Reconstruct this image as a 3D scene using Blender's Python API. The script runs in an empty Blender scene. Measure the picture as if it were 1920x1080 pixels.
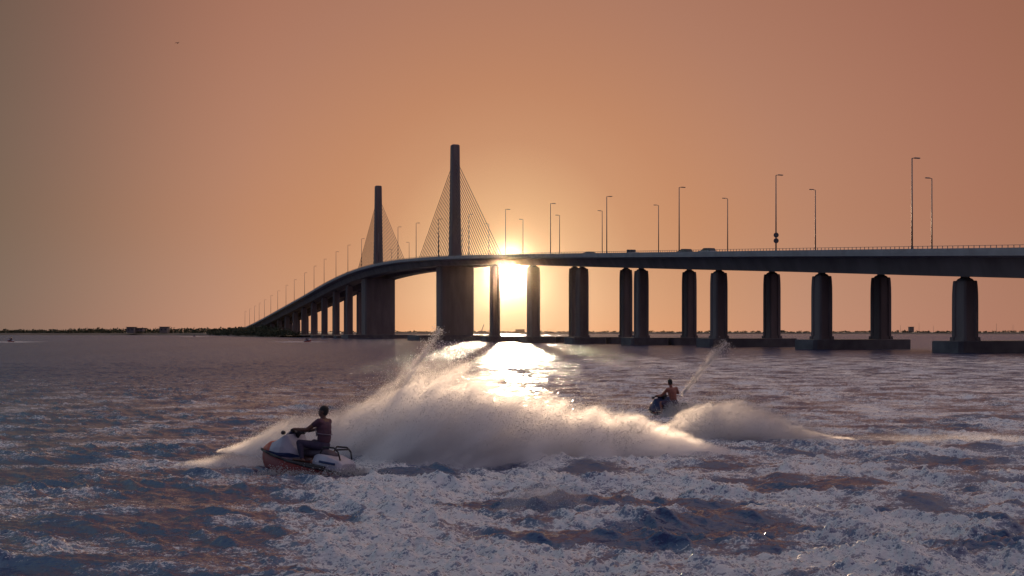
import bpy, bmesh, math, random
import numpy as np
from mathutils import Vector, Matrix

random.seed(7)
RNG = np.random.default_rng(11)
R = math.radians
scn = bpy.context.scene
COL = scn.collection

# ------------------------------------------------------------------ camera
cam_d = bpy.data.cameras.new('camera')
cam = bpy.data.objects.new('camera', cam_d)
COL.objects.link(cam)
cam.location = (0, 0, 3.0)
cam.rotation_euler = (R(90), 0, 0)
cam_d.sensor_width = 36.0
cam_d.lens = 36.2
cam_d.shift_y = 83.0 / 1920.0
cam_d.clip_start = 0.1
cam_d.clip_end = 20000
scn.camera = cam

SUN_EL, SUN_AZ = R(3.50), R(-0.17)          # azimuth measured from +Y towards +X
sdir = Vector((math.sin(SUN_AZ) * math.cos(SUN_EL), math.cos(SUN_AZ) * math.cos(SUN_EL), math.sin(SUN_EL)))

# ------------------------------------------------------------------ world
world = bpy.data.worlds.new('World')
scn.world = world
world.use_nodes = True
wn = world.node_tree
wn.nodes.clear()

def N(nt, typ, **kw):
    n = nt.nodes.new(typ)
    for k, v in kw.items():
        setattr(n, k, v)
    return n

def plug(nt, inp, v):
    if isinstance(v, bpy.types.NodeSocket):
        nt.links.new(v, inp)
    elif v is not None:
        inp.default_value = v

def math_(nt, op, a, b=None, c=None, clamp=False):
    n = N(nt, 'ShaderNodeMath', operation=op)
    n.use_clamp = clamp
    for i, v in enumerate((a, b, c)):
        if v is not None:
            plug(nt, n.inputs[i], v)
    return n.outputs[0]

def vmath(nt, op, a, b=None, scale=None):
    n = N(nt, 'ShaderNodeVectorMath', operation=op)
    plug(nt, n.inputs[0], a)
    if b is not None:
        plug(nt, n.inputs[1], b)
    if scale is not None:
        plug(nt, n.inputs['Scale'], scale)
    return n.outputs['Value'] if op in ('DOT_PRODUCT', 'LENGTH') else n.outputs[0]

def maprange(nt, v, a, b, c=0.0, d=1.0, smooth=True):
    n = N(nt, 'ShaderNodeMapRange')
    n.interpolation_type = 'SMOOTHSTEP' if smooth else 'LINEAR'
    for i, x in enumerate((v, a, b, c, d)):
        plug(nt, n.inputs[i], x)
    return n.outputs[0]

def mixc(nt, fac, a, b, blend='MIX'):
    n = N(nt, 'ShaderNodeMix', data_type='RGBA', blend_type=blend)
    plug(nt, n.inputs[0], fac)
    plug(nt, n.inputs[6], (*a, 1) if isinstance(a, tuple) and len(a) == 3 else a)
    plug(nt, n.inputs[7], (*b, 1) if isinstance(b, tuple) and len(b) == 3 else b)
    return n.outputs[2]

def ramp(nt, fac, stops, interp='LINEAR'):
    n = N(nt, 'ShaderNodeValToRGB')
    cr = n.color_ramp
    cr.interpolation = interp
    while len(cr.elements) < len(stops):
        cr.elements.new(0.5)
    for e, (p, c) in zip(cr.elements, stops):
        e.position = p
        e.color = (*c, 1) if len(c) == 3 else c
    plug(nt, n.inputs[0], fac)
    return n.outputs[0]

tc = N(wn, 'ShaderNodeTexCoord')
dirn = vmath(wn, 'NORMALIZE', tc.outputs['Generated'])
sep = N(wn, 'ShaderNodeSeparateXYZ')
wn.links.new(dirn, sep.inputs[0])
cosg = vmath(wn, 'DOT_PRODUCT', dirn, tuple(sdir))
gam = math_(wn, 'DIVIDE', math_(wn, 'ARCCOSINE', math_(wn, 'MINIMUM', cosg, 1.0)), math.pi)  # 0..1 = 0..180 deg
D_ = lambda deg: deg / 180.0
base = ramp(wn, gam, [
    (D_(0), (.86, .52, .27)), (D_(3), (.72, .40, .21)), (D_(7), (.56, .265, .14)), (D_(10), (.52, .232, .122)), (D_(16), (.45, .205, .125)),
    (D_(25), (.38, .157, .098)), (D_(30), (.345, .14, .082)), (D_(42), (.50, .34, .28)), (D_(62), (.60, .47, .45)), (D_(90), (.55, .47, .54)),
    (D_(125), (.17, .145, .22)), (D_(180), (.085, .065, .11))])
# the sky is greyer and dimmer towards the left of the sun
hlen = math_(wn, 'SQRT', math_(wn, 'ADD', math_(wn, 'MULTIPLY', sep.outputs[0], sep.outputs[0]), math_(wn, 'MULTIPLY', sep.outputs[1], sep.outputs[1])))
sx = math_(wn, 'DIVIDE', sep.outputs[0], math_(wn, 'MAXIMUM', hlen, 0.02))
leftf = maprange(wn, math_(wn, 'MULTIPLY', sx, -1.0), 0.22, 0.52)
base = mixc(wn, leftf, base, mixc(wn, 1.0, base, (.42, .70, .84), 'MULTIPLY'))
elevf = maprange(wn, sep.outputs[2], 0.10, 0.36)
base = mixc(wn, elevf, base, mixc(wn, 1.0, base, (.88, .86, .88), 'MULTIPLY'))
lowf = maprange(wn, sep.outputs[2], 0.12, 0.0)
base = mixc(wn, lowf, base, mixc(wn, 1.0, base, (1.0, 1.14, 1.38), 'MULTIPLY'))
# aureole and the sun itself
au1 = math_(wn, 'POWER', 2.718, math_(wn, 'MULTIPLY', math_(wn, 'POWER', math_(wn, 'DIVIDE', gam, D_(0.95)), 2.0), -1.0))
au2 = math_(wn, 'POWER', 2.718, math_(wn, 'MULTIPLY', math_(wn, 'DIVIDE', gam, D_(2.6)), -1.0))
disc = maprange(wn, gam, D_(0.70), D_(0.50))
glow = vmath(wn, 'SCALE', (1.0, .74, .40), scale=math_(wn, 'MULTIPLY', au1, 0.7))
glow2 = vmath(wn, 'SCALE', (1.0, .62, .20), scale=math_(wn, 'MULTIPLY', au2, 0.03))
sund = vmath(wn, 'SCALE', (1.0, .86, .62), scale=math_(wn, 'MULTIPLY', disc, 14.0))
skyc = vmath(wn, 'ADD', vmath(wn, 'ADD', base, glow), vmath(wn, 'ADD', glow2, sund))
nish = N(wn, 'ShaderNodeTexSky')
nish.sky_type = 'NISHITA'
nish.sun_disc = False
nish.sun_elevation = SUN_EL
nish.sun_rotation = SUN_AZ
nish.dust_density = 0.3
nish.air_density = 1.0
bg1 = N(wn, 'ShaderNodeBackground')
wn.links.new(mixc(wn, 1.0, nish.outputs[0], (.10, .10, .10), 'MULTIPLY'), bg1.inputs[0])
bg1.inputs[1].default_value = 0.05
bg2 = N(wn, 'ShaderNodeBackground')
wn.links.new(skyc, bg2.inputs[0])
bg2.inputs[1].default_value = 1.0
addn = N(wn, 'ShaderNodeAddShader')
wn.links.new(bg1.outputs[0], addn.inputs[0])
wn.links.new(bg2.outputs[0], addn.inputs[1])
wo = N(wn, 'ShaderNodeOutputWorld')
wn.links.new(addn.outputs[0], wo.inputs[0])

# ------------------------------------------------------------------ sun
sl = bpy.data.lights.new('sun', 'SUN')
sl.energy = 3.4
sl.angle = R(0.8)
sl.color = (1.0, .69, .44)
sun = bpy.data.objects.new('sun', sl)
COL.objects.link(sun)
sun.rotation_euler = (-sdir).to_track_quat('-Z', 'Y').to_euler()
sun.location = (0, 100, 60)

scn.view_settings.view_transform = 'Standard'
scn.view_settings.look = 'None'
scn.view_settings.exposure = 0.0
scn.view_settings.gamma = 1.0
scn.view_settings.use_curve_mapping = False
scn.render.engine = 'CYCLES'
scn.cycles.max_bounces = 10
scn.cycles.volume_bounces = 8
scn.cycles.transparent_max_bounces = 12
scn.cycles.volume_step_rate = 1.0
scn.cycles.volume_max_steps = 256
scn.cycles.sample_clamp_indirect = 4.0
scn.cycles.sample_clamp_direct = 0.0
scn.cycles.caustics_reflective = False
scn.cycles.caustics_refractive = False

# ------------------------------------------------------------------ helpers
def principled(name, color, rough=0.6, metal=0.0, spec=0.5):
    m = bpy.data.materials.new(name)
    m.use_nodes = True
    b = m.node_tree.nodes['Principled BSDF']
    b.inputs['Base Color'].default_value = (*color, 1)
    b.inputs['Roughness'].default_value = rough
    b.inputs['Metallic'].default_value = metal
    b.inputs['Specular IOR Level'].default_value = spec
    return m, m.node_tree, b

def noisy(name, c1, c2, scale=1.0, rough=0.7, metal=0.0, bump=0.0, detail=6, stretch=(1, 1, 1), spec=0.4, rough2=None):
    m, nt, b = principled(name, c1, rough, metal, spec)
    t = N(nt, 'ShaderNodeTexCoord')
    mp = N(nt, 'ShaderNodeMapping')
    nt.links.new(t.outputs['Object'], mp.inputs[0])
    mp.inputs['Scale'].default_value = stretch
    n = N(nt, 'ShaderNodeTexNoise')
    n.inputs['Scale'].default_value = scale
    n.inputs['Detail'].default_value = detail
    nt.links.new(mp.outputs[0], n.inputs[0])
    nt.links.new(ramp(nt, n.outputs[0], [(.32, c1), (.68, c2)]), b.inputs['Base Color'])
    if rough2 is not None:
        nt.links.new(maprange(nt, n.outputs[0], .3, .7, rough, rough2), b.inputs['Roughness'])
    if bump:
        bp = N(nt, 'ShaderNodeBump')
        bp.inputs['Strength'].default_value = bump
        bp.inputs['Distance'].default_value = 0.05
        nt.links.new(n.outputs[0], bp.inputs['Height'])
        nt.links.new(bp.outputs[0], b.inputs['Normal'])
    return m

M = {}
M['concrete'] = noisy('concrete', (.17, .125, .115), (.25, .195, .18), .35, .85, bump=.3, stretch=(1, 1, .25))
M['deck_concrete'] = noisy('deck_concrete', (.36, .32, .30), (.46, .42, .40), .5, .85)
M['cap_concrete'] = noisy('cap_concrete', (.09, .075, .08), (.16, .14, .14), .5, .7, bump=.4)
M['asphalt'] = noisy('asphalt', (.04, .04, .04), (.06, .06, .06), 3, .9)
M['steel'] = noisy('steel', (.16, .15, .15), (.24, .23, .22), 2, .5, .6)
M['cable'] = noisy('cable', (.06, .05, .05), (.09, .08, .08), 2, .6)
M['land'] = noisy('land', (.14, .11, .08), (.24, .19, .14), .02, .95)
M['rock'] = noisy('rock', (.14, .12, .11), (.26, .22, .20), .6, .9, bump=.5)
M['leaf'] = noisy('leaf', (.035, .05, .025), (.08, .09, .045), .3, .8)
M['bark'] = noisy('bark', (.10, .07, .05), (.16, .12, .09), 3, .9)
M['plaster'] = noisy('plaster', (.2, .17, .15), (.26, .22, .2), .2, .9)
M['roofing'] = noisy('roofing', (.14, .11, .10), (.2, .17, .15), .2, .9)
M['dark_glass'] = noisy('dark_glass', (.02, .02, .025), (.03, .03, .035), 1, .1)
M['sign_face'] = noisy('sign_face', (.10, .09, .09), (.14, .13, .13), 1, .6)
M['car_dark'] = noisy('car_dark', (.05, .05, .06), (.07, .07, .08), 1, .3)
M['car_silver'] = noisy('car_silver', (.30, .30, .31), (.34, .34, .35), 1, .3, .5)
M['rubber'] = noisy('rubber', (.02, .02, .02), (.03, .03, .03), 5, .8)
M['ski_white'] = noisy('ski_white', (.40, .39, .44), (.54, .52, .57), 3, .3, rough2=.5)
M['ski_red'] = noisy('ski_red', (.50, .07, .03), (.58, .10, .04), 3, .3, rough2=.5)
M['ski_maroon'] = noisy('ski_maroon', (.24, .04, .04), (.32, .06, .05), 3, .35, rough2=.6)
M['ski_navy'] = noisy('ski_navy', (.02, .03, .10), (.03, .05, .14), 3, .35)
M['ski_black'] = noisy('ski_black', (.02, .02, .025), (.035, .035, .04), 4, .6)
M['seat_vinyl'] = noisy('seat_vinyl', (.05, .04, .06), (.09, .07, .09), 5, .6, bump=.2)
M['skin'] = noisy('skin', (.11, .05, .033), (.15, .07, .045), 8, .5)
M['skin_tan'] = noisy('skin_tan', (.26, .085, .06), (.34, .12, .08), 8, .5)
M['hair'] = noisy('hair', (.01, .008, .007), (.02, .015, .012), 40, .6)
M['vest'] = noisy('vest', (.06, .03, .05), (.12, .05, .07), 6, .75, bump=.3)
M['strap'] = noisy('strap', (.16, .13, .16), (.24, .2, .24), 6, .7)
M['shorts_dark'] = noisy('shorts_dark', (.03, .025, .05), (.06, .045, .08), 6, .85, bump=.3)
M['shorts_plum'] = noisy('shorts_plum', (.05, .03, .06), (.09, .05, .09), 6, .85, bump=.3)
M['feather'] = noisy('feather', (.03, .025, .02), (.06, .05, .04), 20, .9)

def link(o, parent=None, **props):
    COL.objects.link(o)
    if parent is not None:
        o.parent = parent
    for k, v in props.items():
        o[k] = v
    return o

def mesh_obj(name, verts, faces, mat, parent=None, smooth=False, **props):
    me = bpy.data.meshes.new(name)
    me.from_pydata([tuple(v) for v in verts], [], faces)
    me.update()
    if smooth:
        me.polygons.foreach_set('use_smooth', [True] * len(me.polygons))
    if mat is not None:
        me.materials.append(mat)
    return link(bpy.data.objects.new(name, me), parent, **props)

def bm_obj(name, bm, mat, parent=None, smooth=False, **props):
    bmesh.ops.recalc_face_normals(bm, faces=bm.faces)
    me = bpy.data.meshes.new(name)
    bm.to_mesh(me)
    bm.free()
    if smooth:
        me.polygons.foreach_set('use_smooth', [True] * len(me.polygons))
    me.materials.append(mat)
    return link(bpy.data.objects.new(name, me), parent, **props)

def empty(name, loc, rz=0.0, **props):
    o = bpy.data.objects.new(name, None)
    o.location = loc
    o.rotation_euler = (0, 0, rz)
    o.empty_display_size = 0.3
    return link(o, None, **props)

def add_box(bm, c, s, rot=None, bevel=0.0):
    r = bmesh.ops.create_cube(bm, size=1.0)
    vs = r['verts']
    mat = Matrix.Translation(Vector(c)) @ (rot.to_4x4() if rot else Matrix()) @ Matrix.Diagonal((*s, 1))
    bmesh.ops.transform(bm, matrix=mat, verts=vs)
    if bevel:
        es = list({e for v in vs for e in v.link_edges})
        bmesh.ops.bevel(bm, geom=es, offset=bevel, segments=1, affect='EDGES')

def add_tube(bm, a, b, r1, r2=None, seg=8, caps=True):
    a, b = Vector(a), Vector(b)
    r2 = r1 if r2 is None else r2
    d = b - a
    q = d.to_track_quat('Z', 'Y').to_matrix().to_4x4()
    bmesh.ops.create_cone(bm, cap_ends=caps, segments=seg, radius1=r1, radius2=r2, depth=d.length,
                          matrix=Matrix.Translation((a + b) / 2) @ q)

def add_ball(bm, c, s, seg=12, rings=8, rot=None):
    mat = Matrix.Translation(Vector(c)) @ (rot.to_4x4() if rot else Matrix()) @ Matrix.Diagonal((*((s,) * 3 if isinstance(s, (int, float)) else s), 1))
    bmesh.ops.create_uvsphere(bm, u_segments=seg, v_segments=rings, radius=1.0, matrix=mat)

def loft(rings, close=True, cap=True):
    """rings: list of equal-length point lists -> verts, faces"""
    n = len(rings[0])
    verts = [p for r in rings for p in r]
    faces = []
    for i in range(len(rings) - 1):
        for j in range(n if close else n - 1):
            k = (j + 1) % n
            faces.append((i * n + j, i * n + k, (i + 1) * n + k, (i + 1) * n + j))
    if cap and close:
        faces.append(tuple(range(n - 1, -1, -1)))
        faces.append(tuple((len(rings) - 1) * n + j for j in range(n)))
    return verts, faces

# ------------------------------------------------------------------ water (one sheet, displaced wind chop and churned wakes)
def band(n, tile, lmin, lmax, slope, wind=None, spread=2.0, seed=0):
    rg = np.random.default_rng(seed)
    k1 = np.fft.fftfreq(n, d=tile / n) * 2 * np.pi
    kx, ky = np.meshgrid(k1, k1, indexing='ij')
    k = np.hypot(kx, ky)
    k[0, 0] = 1e-6
    lam = 2 * np.pi / k
    amp = k ** slope * np.exp(-(lmin / lam) ** 4) * np.exp(-(lam / lmax) ** 4)
    amp[0, 0] = 0
    if wind is not None:
        c = (kx * wind[0] + ky * wind[1]) / k
        amp = amp * (np.abs(c) ** spread + 0.035)
    H = amp * (rg.normal(size=(n, n)) + 1j * rg.normal(size=(n, n)))
    h = np.fft.ifft2(H)
    s = h.real.std()
    H = H / s
    h = np.fft.ifft2(H).real
    dx = np.fft.ifft2(1j * kx / k * H).real
    dy = np.fft.ifft2(1j * ky / k * H).real
    return (h, dx, dy, tile, n)

def samp(b, X, Y, which=(0,), rot=0.0):
    tile, n = b[3], b[4]
    if rot:
        c, s = math.cos(rot), math.sin(rot)
        X, Y = c * X - s * Y, s * X + c * Y
    u = (X / tile * n) % n
    v = (Y / tile * n) % n
    i = u.astype(int) % n
    j = v.astype(int) % n
    fu, fv = u - np.floor(u), v - np.floor(v)
    i2, j2 = (i + 1) % n, (j + 1) % n
    out = []
    for w in which:
        g = b[w]
        out.append((g[i, j] * (1 - fu) + g[i2, j] * fu) * (1 - fv) + (g[i, j2] * (1 - fu) + g[i2, j2] * fu) * fv)
    return out if len(out) > 1 else out[0]

def sstep(x, a, b):
    t = np.clip((x - a) / (b - a), 0, 1)
    return t * t * (3 - 2 * t)

WIND = (math.sin(R(12)), math.cos(R(12)))
bA = band(512, 37.0, 0.6, 3.6, -1.6, WIND, 9.0, 1)
bB = band(512, 15.0, 0.2, 1.2, -1.5, WIND, 5.0, 2)
bC = band(512, 5.1, 0.05, 0.4, -1.4, WIND, 2.5, 3)
bF = band(1024, 41.0, 0.10, 9.0, -1.75, None, 0, 4)     # foam patches
bG = band(512, 6.3, 0.05, .8, -1.35, None, 0, 5)        # lumps of churned water
bH = band(512, 23.0, 0.7, 5.0, -1.6, None, 0, 6)

def foam_field(X, Y):
    """where the two craft have churned the water (world metres)"""
    n1 = samp(bF, X, Y * 1.9)
    n2 = samp(bH, X + 5, Y * 1.4)
    xl = -3.7 - (Y - 13) * .19 + .5 * n2
    a = sstep(X - xl, -.5, 1.3) * sstep(26.3 + .5 * n2 - Y, -1, 3.5)
    core = np.exp(-(((X + 1.2) / 3.6) ** 2 + ((Y - 19.6) / 4.2) ** 2)) * .55
    ridge = np.exp(-(((Y - (14.6 - .55 * (X + 2.2))) / 1.0) ** 2)) * sstep(X, -4.2, -3.0) * sstep(2.2 - X, 0, 2) * .5
    right = np.exp(-(((Y - (25.3 + .1 * (X - 6))) / 1.1) ** 2)) * sstep(X, 2, 5) * .35
    calm = np.exp(-(((X - 2.7) / 1.9) ** 2 + ((Y - 16.2) / 1.5) ** 2)) * .45
    lowr = np.exp(-(((Y - 13.2) / .9) ** 2)) * sstep(X, -.5, .8) * .3
    f = a * (.31 + .25 * n1 + .17 * n2 + .55 * core + ridge + right + lowr - calm)
    # trails: approach wake of the near craft, wakes of the far one, the distant wakes
    t1 = np.exp(-(((Y - (22.6 + .25 * (X + 5.5))) / .5) ** 2)) * sstep(X, -9.0, -5.8) * sstep(-4.8 - X, -.5, .5) * (.30 + .3 * n1)
    t2 = np.exp(-((X - 5.2) / 2.5) ** 2 - ((Y - 37.5) / 1.2) ** 2) * (.5 + .25 * n1)
    # thin foam streaks over the right half, pale to stand in for reflected sky
    old = sstep(X / np.maximum(Y, 1), -.20, .12) * sstep(Y, 20, 26) * (1 - sstep(Y, 90, 170)) * np.clip(.36 + .13 * n1 + .09 * n2, 0, 1)
    oldl = sstep(-.05 - X / np.maximum(Y, 1), 0, .1) * (1 - sstep(Y, 40, 90)) * np.clip(.15 + .12 * n1 + .08 * n2, 0, .38)  # fainter streaks, likewise paling the left water in place of reflected light
    f = np.maximum(f, np.maximum(old, oldl))
    f = np.maximum(f, np.maximum(t1, t2))
    for (cx, cy, rx, ry) in ((-155.0, 318, 7.5, 9.0), (-222, 722, 9, 20), (-66.0, 321, 7.0, 9.0)):
        f = np.maximum(f, np.exp(-((X - cx) / rx) ** 2 - ((Y - cy) / ry) ** 2) * .95)
    # breaking crests on the open water at the left
    return np.clip(f, 0, .58), a

def water_height(X, Y, r):
    fA = 1 - sstep(r, 220, 520)
    fB = 1 - sstep(r, 50, 110)
    fC = 1 - sstep(r, 20, 48)
    f, a = foam_field(X, Y)
    hA, xA, yA = samp(bA, X, Y, (0, 1, 2))
    hB, xB, yB = samp(bB, X, Y, (0, 1, 2), .35)
    hC = samp(bC, X, Y, (0,), -.5)
    gust = 1 + .35 * samp(bH, X * .23, Y * .35)
    near = 1 + .10 * sstep(30 - r, 0, 14)
    # calmer patch where an old wake has smoothed the ripples
    peak = lambda h: (np.exp(.4 * np.clip(h, -4, 2.4)) - 1.08) * 2.1      # sparse sharp crests, flat troughs
    hA, hB, hC = peak(hA), peak(hB), peak(hC)
    aA, aB, aC = .025 * near, .0200 * np.clip(gust, .4, 2), .0075 * np.clip(gust, .3, 2)
    z = aA * fA * hA + aB * fB * hB + aC * fC * hC
    dx = 1.0 * aA * fA * xA + .55 * aB * fB * xB
    dy = 1.0 * aA * fA * yA + .55 * aB * fB * yB
    g = samp(bG, X * .75, Y * 1.25)
    g2 = samp(bH, X, Y * 1.2)
    lump = np.clip(f, 0, 1)
    z = z + fC * lump * (.046 * np.abs(g) + .022 * g) + a * fB * .010 * hB + a * fB * .045 * g2
    # swells raised by the turning craft
    def sw(cx, cy, rx, ry, h, ang=0.0):
        c, s = math.cos(ang), math.sin(ang)
        u = (X - cx) * c + (Y - cy) * s
        v = -(X - cx) * s + (Y - cy) * c
        return h * np.exp(-(u / rx) ** 2 - (v / ry) ** 2)
    def sw(cx, cy, rx, ry, h, ang=0.0, _s=sw):
        return .62 * _s(cx, cy, rx, ry, h, ang)
    z = z + sw(.9, 17.6, .9, .45, .34, -.25) + sw(2.6, 16.5, 2.0, .5, .20, .12) + sw(-2.9, 14.6, 1.2, .35, .22, -.35)
    z = z + sw(-1.2, 13.6, 1.6, .35, .18, -.3) + sw(2.2, 12.9, .8, .3, .16, .1) + sw(6.4, 18.2, 1.2, .4, .2, -.1) + sw(5.1, 13.6, .8, .3, .2)
    z = z + sw(10.8, 25.6, 2.2, .6, .32, .05) + sw(6.2, 25.3, 1.5, .5, .16) + sw(-6.8, 16.4, .9, .3, .16, .2) + sw(-4.6, 16.2, .8, .35, .20, .15)
    z = z + sw(2.1, 24.1, 1.3, .4, .16) + sw(8.9, 21.3, 1.3, .35, .17, -.1) + sw(-1.55, 22.2, .35, .3, .28) + sw(-.7, 22.4, .3, .25, .18)
    z = z + sw(-5.9, 22.3, 1.2, .28, .14, .1) - sw(-5.6, 21.7, 1.3, .3, .10, .1) - sw(-7.4, 21.9, 1.0, .35, .06)
    return z, dx, dy, f

th = np.concatenate([np.radians(np.linspace(-180, -42, 40)[:-1]), np.radians(np.arange(-42, 42.001, .10)), np.radians(np.linspace(42, 180, 40)[1:])])
rr = [1.0]
while rr[-1] < 2350:
    q = rr[-1]
    rr.append(q * (1.05 if q < 8 else 1.02 if q < 11 else 1.0029 if q < 42 else 1.0050 if q < 110 else 1.010 if q < 500 else 1.025))
rr = np.array(rr)
nr, nth = len(rr), len(th)
RR, TT = np.meshgrid(rr, th, indexing='ij')
X, Y = RR * np.sin(TT), RR * np.cos(TT)
z, dx, dy, foam = water_height(X, Y, RR)
out = 1 - sstep(np.abs(TT), R(42), R(50))
z, dx, dy = z * out, dx * out, dy * out
co = np.stack([X + dx, Y + dy, z], -1).reshape(-1, 3).astype(np.float32)
i0 = (np.arange(nr - 1)[:, None] * nth + np.arange(nth - 1)[None, :]).ravel()
quads = np.stack([i0, i0 + 1, i0 + nth + 1, i0 + nth], -1).astype(np.int32)
wm = bpy.data.meshes.new('water')
wm.vertices.add(len(co))
wm.vertices.foreach_set('co', co.ravel())
wm.loops.add(quads.size)
wm.loops.foreach_set('vertex_index', quads.ravel())
wm.polygons.add(len(quads))
wm.polygons.foreach_set('loop_start', np.arange(0, quads.size, 4, dtype=np.int32))
wm.polygons.foreach_set('use_smooth', np.ones(len(quads), bool))
wm.update(calc_edges=True)
fa = wm.attributes.new('foam', 'FLOAT', 'POINT')
fa.data.foreach_set('value', foam.ravel().astype(np.float32))

def water_material():
    m, nt, b = principled('sea_water', (.010, .020, .055), .14)
    b.inputs['IOR'].default_value = 1.55
    b.inputs['Specular IOR Level'].default_value = 0.0
    geo = N(nt, 'ShaderNodeNewGeometry')
    pos = geo.outputs['Position']
    at = N(nt, 'ShaderNodeAttribute')
    at.attribute_name = 'foam'
    f = at.outputs['Fac']
    def nz(scale, st, detail=4, rough=.55):
        mp = N(nt, 'ShaderNodeMapping')
        nt.links.new(pos, mp.inputs[0])
        mp.inputs['Scale'].default_value = st
        mp.inputs['Rotation'].default_value = (0, 0, R(12))
        n = N(nt, 'ShaderNodeTexNoise')
        n.inputs['Scale'].default_value = scale
        n.inputs['Detail'].default_value = detail
        n.inputs['Roughness'].default_value = rough
        nt.links.new(mp.outputs[0], n.inputs[0])
        return n.outputs[0]
    dist = vmath(nt, 'LENGTH', pos)
    pw = lambda v: math_(nt, 'POWER', math_(nt, 'MULTIPLY', v, 1.5), 4.0)
    nfine = nz(7.0, (1, 1.6, 1), 3)
    nmed = pw(nz(2.2, (1, 1.9, 1), 5))
    nbig = pw(nz(.5, (1, 2.0, 1), 4))
    farf = maprange(nt, dist, 25, 90)
    vfar = maprange(nt, dist, 120, 700)
    nmicro = nz(26.0, (1, 1.5, 1), 2)
    hgt = math_(nt, 'ADD', math_(nt, 'ADD', math_(nt, 'MULTIPLY', nfine, .030), math_(nt, 'MULTIPLY', nmicro, .006)),
                math_(nt, 'ADD', math_(nt, 'MULTIPLY', math_(nt, 'MULTIPLY', nmed, farf), .13),
                      math_(nt, 'MULTIPLY', math_(nt, 'MULTIPLY', nbig, vfar), .30)))
    bp = N(nt, 'ShaderNodeBump')
    bp.inputs['Strength'].default_value = .9
    bp.inputs['Distance'].default_value = 1.0
    nt.links.new(hgt, bp.inputs['Height'])
    nt.links.new(bp.outputs[0], b.inputs['Normal'])
    nt.links.new(maprange(nt, dist, 12, 75, .16, .28), b.inputs['Roughness'])
    # aerated water under the foam is paler and greyer
    nt.links.new(mixc(nt, maprange(nt, f, .06, .48), (.017, .024, .100), (.14, .14, .21)), b.inputs['Base Color'])
    fo = N(nt, 'ShaderNodeBsdfPrincipled')
    fo.inputs['Base Color'].default_value = (.95, .93, .90, 1)
    fo.inputs['Roughness'].default_value = .55
    fo.inputs['Subsurface Weight'].default_value = 0.0
    fo.inputs['Subsurface Radius'].default_value = (.10, .08, .06)
    fo.inputs['Subsurface Scale'].default_value = 1.0
    fb = N(nt, 'ShaderNodeBump')
    fb.inputs['Strength'].default_value = 1.0
    fb.inputs['Distance'].default_value = .09
    fn1 = nz(8.0, (.6, 1.6, 1), 7, .68)
    fn2 = nz(34.0, (.7, 1.3, 1), 3, .6)
    nt.links.new(fn1, fb.inputs['Height'])
    nt.links.new(fb.outputs[0], fo.inputs['Normal'])
    lace = N(nt, 'ShaderNodeTexVoronoi')
    lace.feature = 'DISTANCE_TO_EDGE'
    lace.inputs['Scale'].default_value = 8.0
    wv = N(nt, 'ShaderNodeVectorMath', operation='ADD')
    nt.links.new(pos, wv.inputs[0])
    nn = N(nt, 'ShaderNodeTexNoise')
    nn.inputs['Scale'].default_value = 2.3
    nt.links.new(pos, nn.inputs[0])
    sc_ = vmath(nt, 'SCALE', nn.outputs['Color'], scale=.5)
    nt.links.new(sc_, wv.inputs[1])
    nt.links.new(wv.outputs[0], lace.inputs[0])
    lacev = maprange(nt, lace.outputs['Distance'], .0, .12, .16, -.06)
    v = math_(nt, 'ADD', f, math_(nt, 'ADD', math_(nt, 'MULTIPLY', math_(nt, 'SUBTRACT', fn1, .5), 2.1),
                                  math_(nt, 'MULTIPLY', math_(nt, 'SUBTRACT', fn2, .5), 1.2)))
    v = math_(nt, 'ADD', v, math_(nt, 'MULTIPLY', lacev, maprange(nt, f, .05, .35)))
    fac = math_(nt, 'MULTIPLY', maprange(nt, v, .30, .56), maprange(nt, f, .0, .16))
    fac = math_(nt, 'MULTIPLY', fac, .97)
    gl = N(nt, 'ShaderNodeBsdfGlossy')
    gl.inputs['Color'].default_value = (.76, .89, 1.0, 1)
    nt.links.new(maprange(nt, dist, 12, 75, .15, .20), gl.inputs['Roughness'])
    nt.links.new(bp.outputs[0], gl.inputs['Normal'])
    sheen = N(nt, 'ShaderNodeMixShader')
    fr = N(nt, 'ShaderNodeFresnel')
    fr.inputs['IOR'].default_value = 1.95
    nt.links.new(bp.outputs[0], fr.inputs['Normal'])
    nt.links.new(fr.outputs[0], sheen.inputs[0])
    nt.links.new(b.outputs[0], sheen.inputs[1])
    nt.links.new(gl.outputs[0], sheen.inputs[2])
    mx = N(nt, 'ShaderNodeMixShader')
    nt.links.new(fac, mx.inputs[0])
    nt.links.new(sheen.outputs[0], mx.inputs[1])
    nt.links.new(fo.outputs[0], mx.inputs[2])
    nt.links.new(mx.outputs[0], nt.nodes['Material Output'].inputs['Surface'])
    return m
wm.materials.append(water_material())
link(bpy.data.objects.new('water', wm), kind='structure', label='choppy dark blue sea with churned foam at right')

# ------------------------------------------------------------------ far land and shores
def strip_land(name, pts_front, depth, z0, z1, mat, **props):
    """low landmass: front shoreline points (x,y), bank rises z1 over 12 m then runs back"""
    rings = []
    for (x, y) in pts_front:
        l = math.hypot(x, y)
        ux, uy = x / l, y / l
        j = random.uniform(-.3, .3)
        rings.append([(x, y, z0), (x + ux * 10, y + uy * 10, z1 * .6 + j * .4), (x + ux * 28, y + uy * 28, z1 + j),
                      (x + ux * depth, y + uy * depth, z1 + 1.0), (x + ux * depth, y + uy * depth, z0 - 1)])
    v, f = loft(rings, close=False, cap=False)
    return mesh_obj(name, v, f, mat, **props)

def polar(deg, d):
    return (math.sin(R(deg)) * d, math.cos(R(deg)) * d)

def px(xp, d, yp=None):
    X_ = (xp - 960) / 1930 * d
    return (X_, d) if yp is None else (X_, d, 3 - (yp - 623) / 1930 * d)

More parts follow.
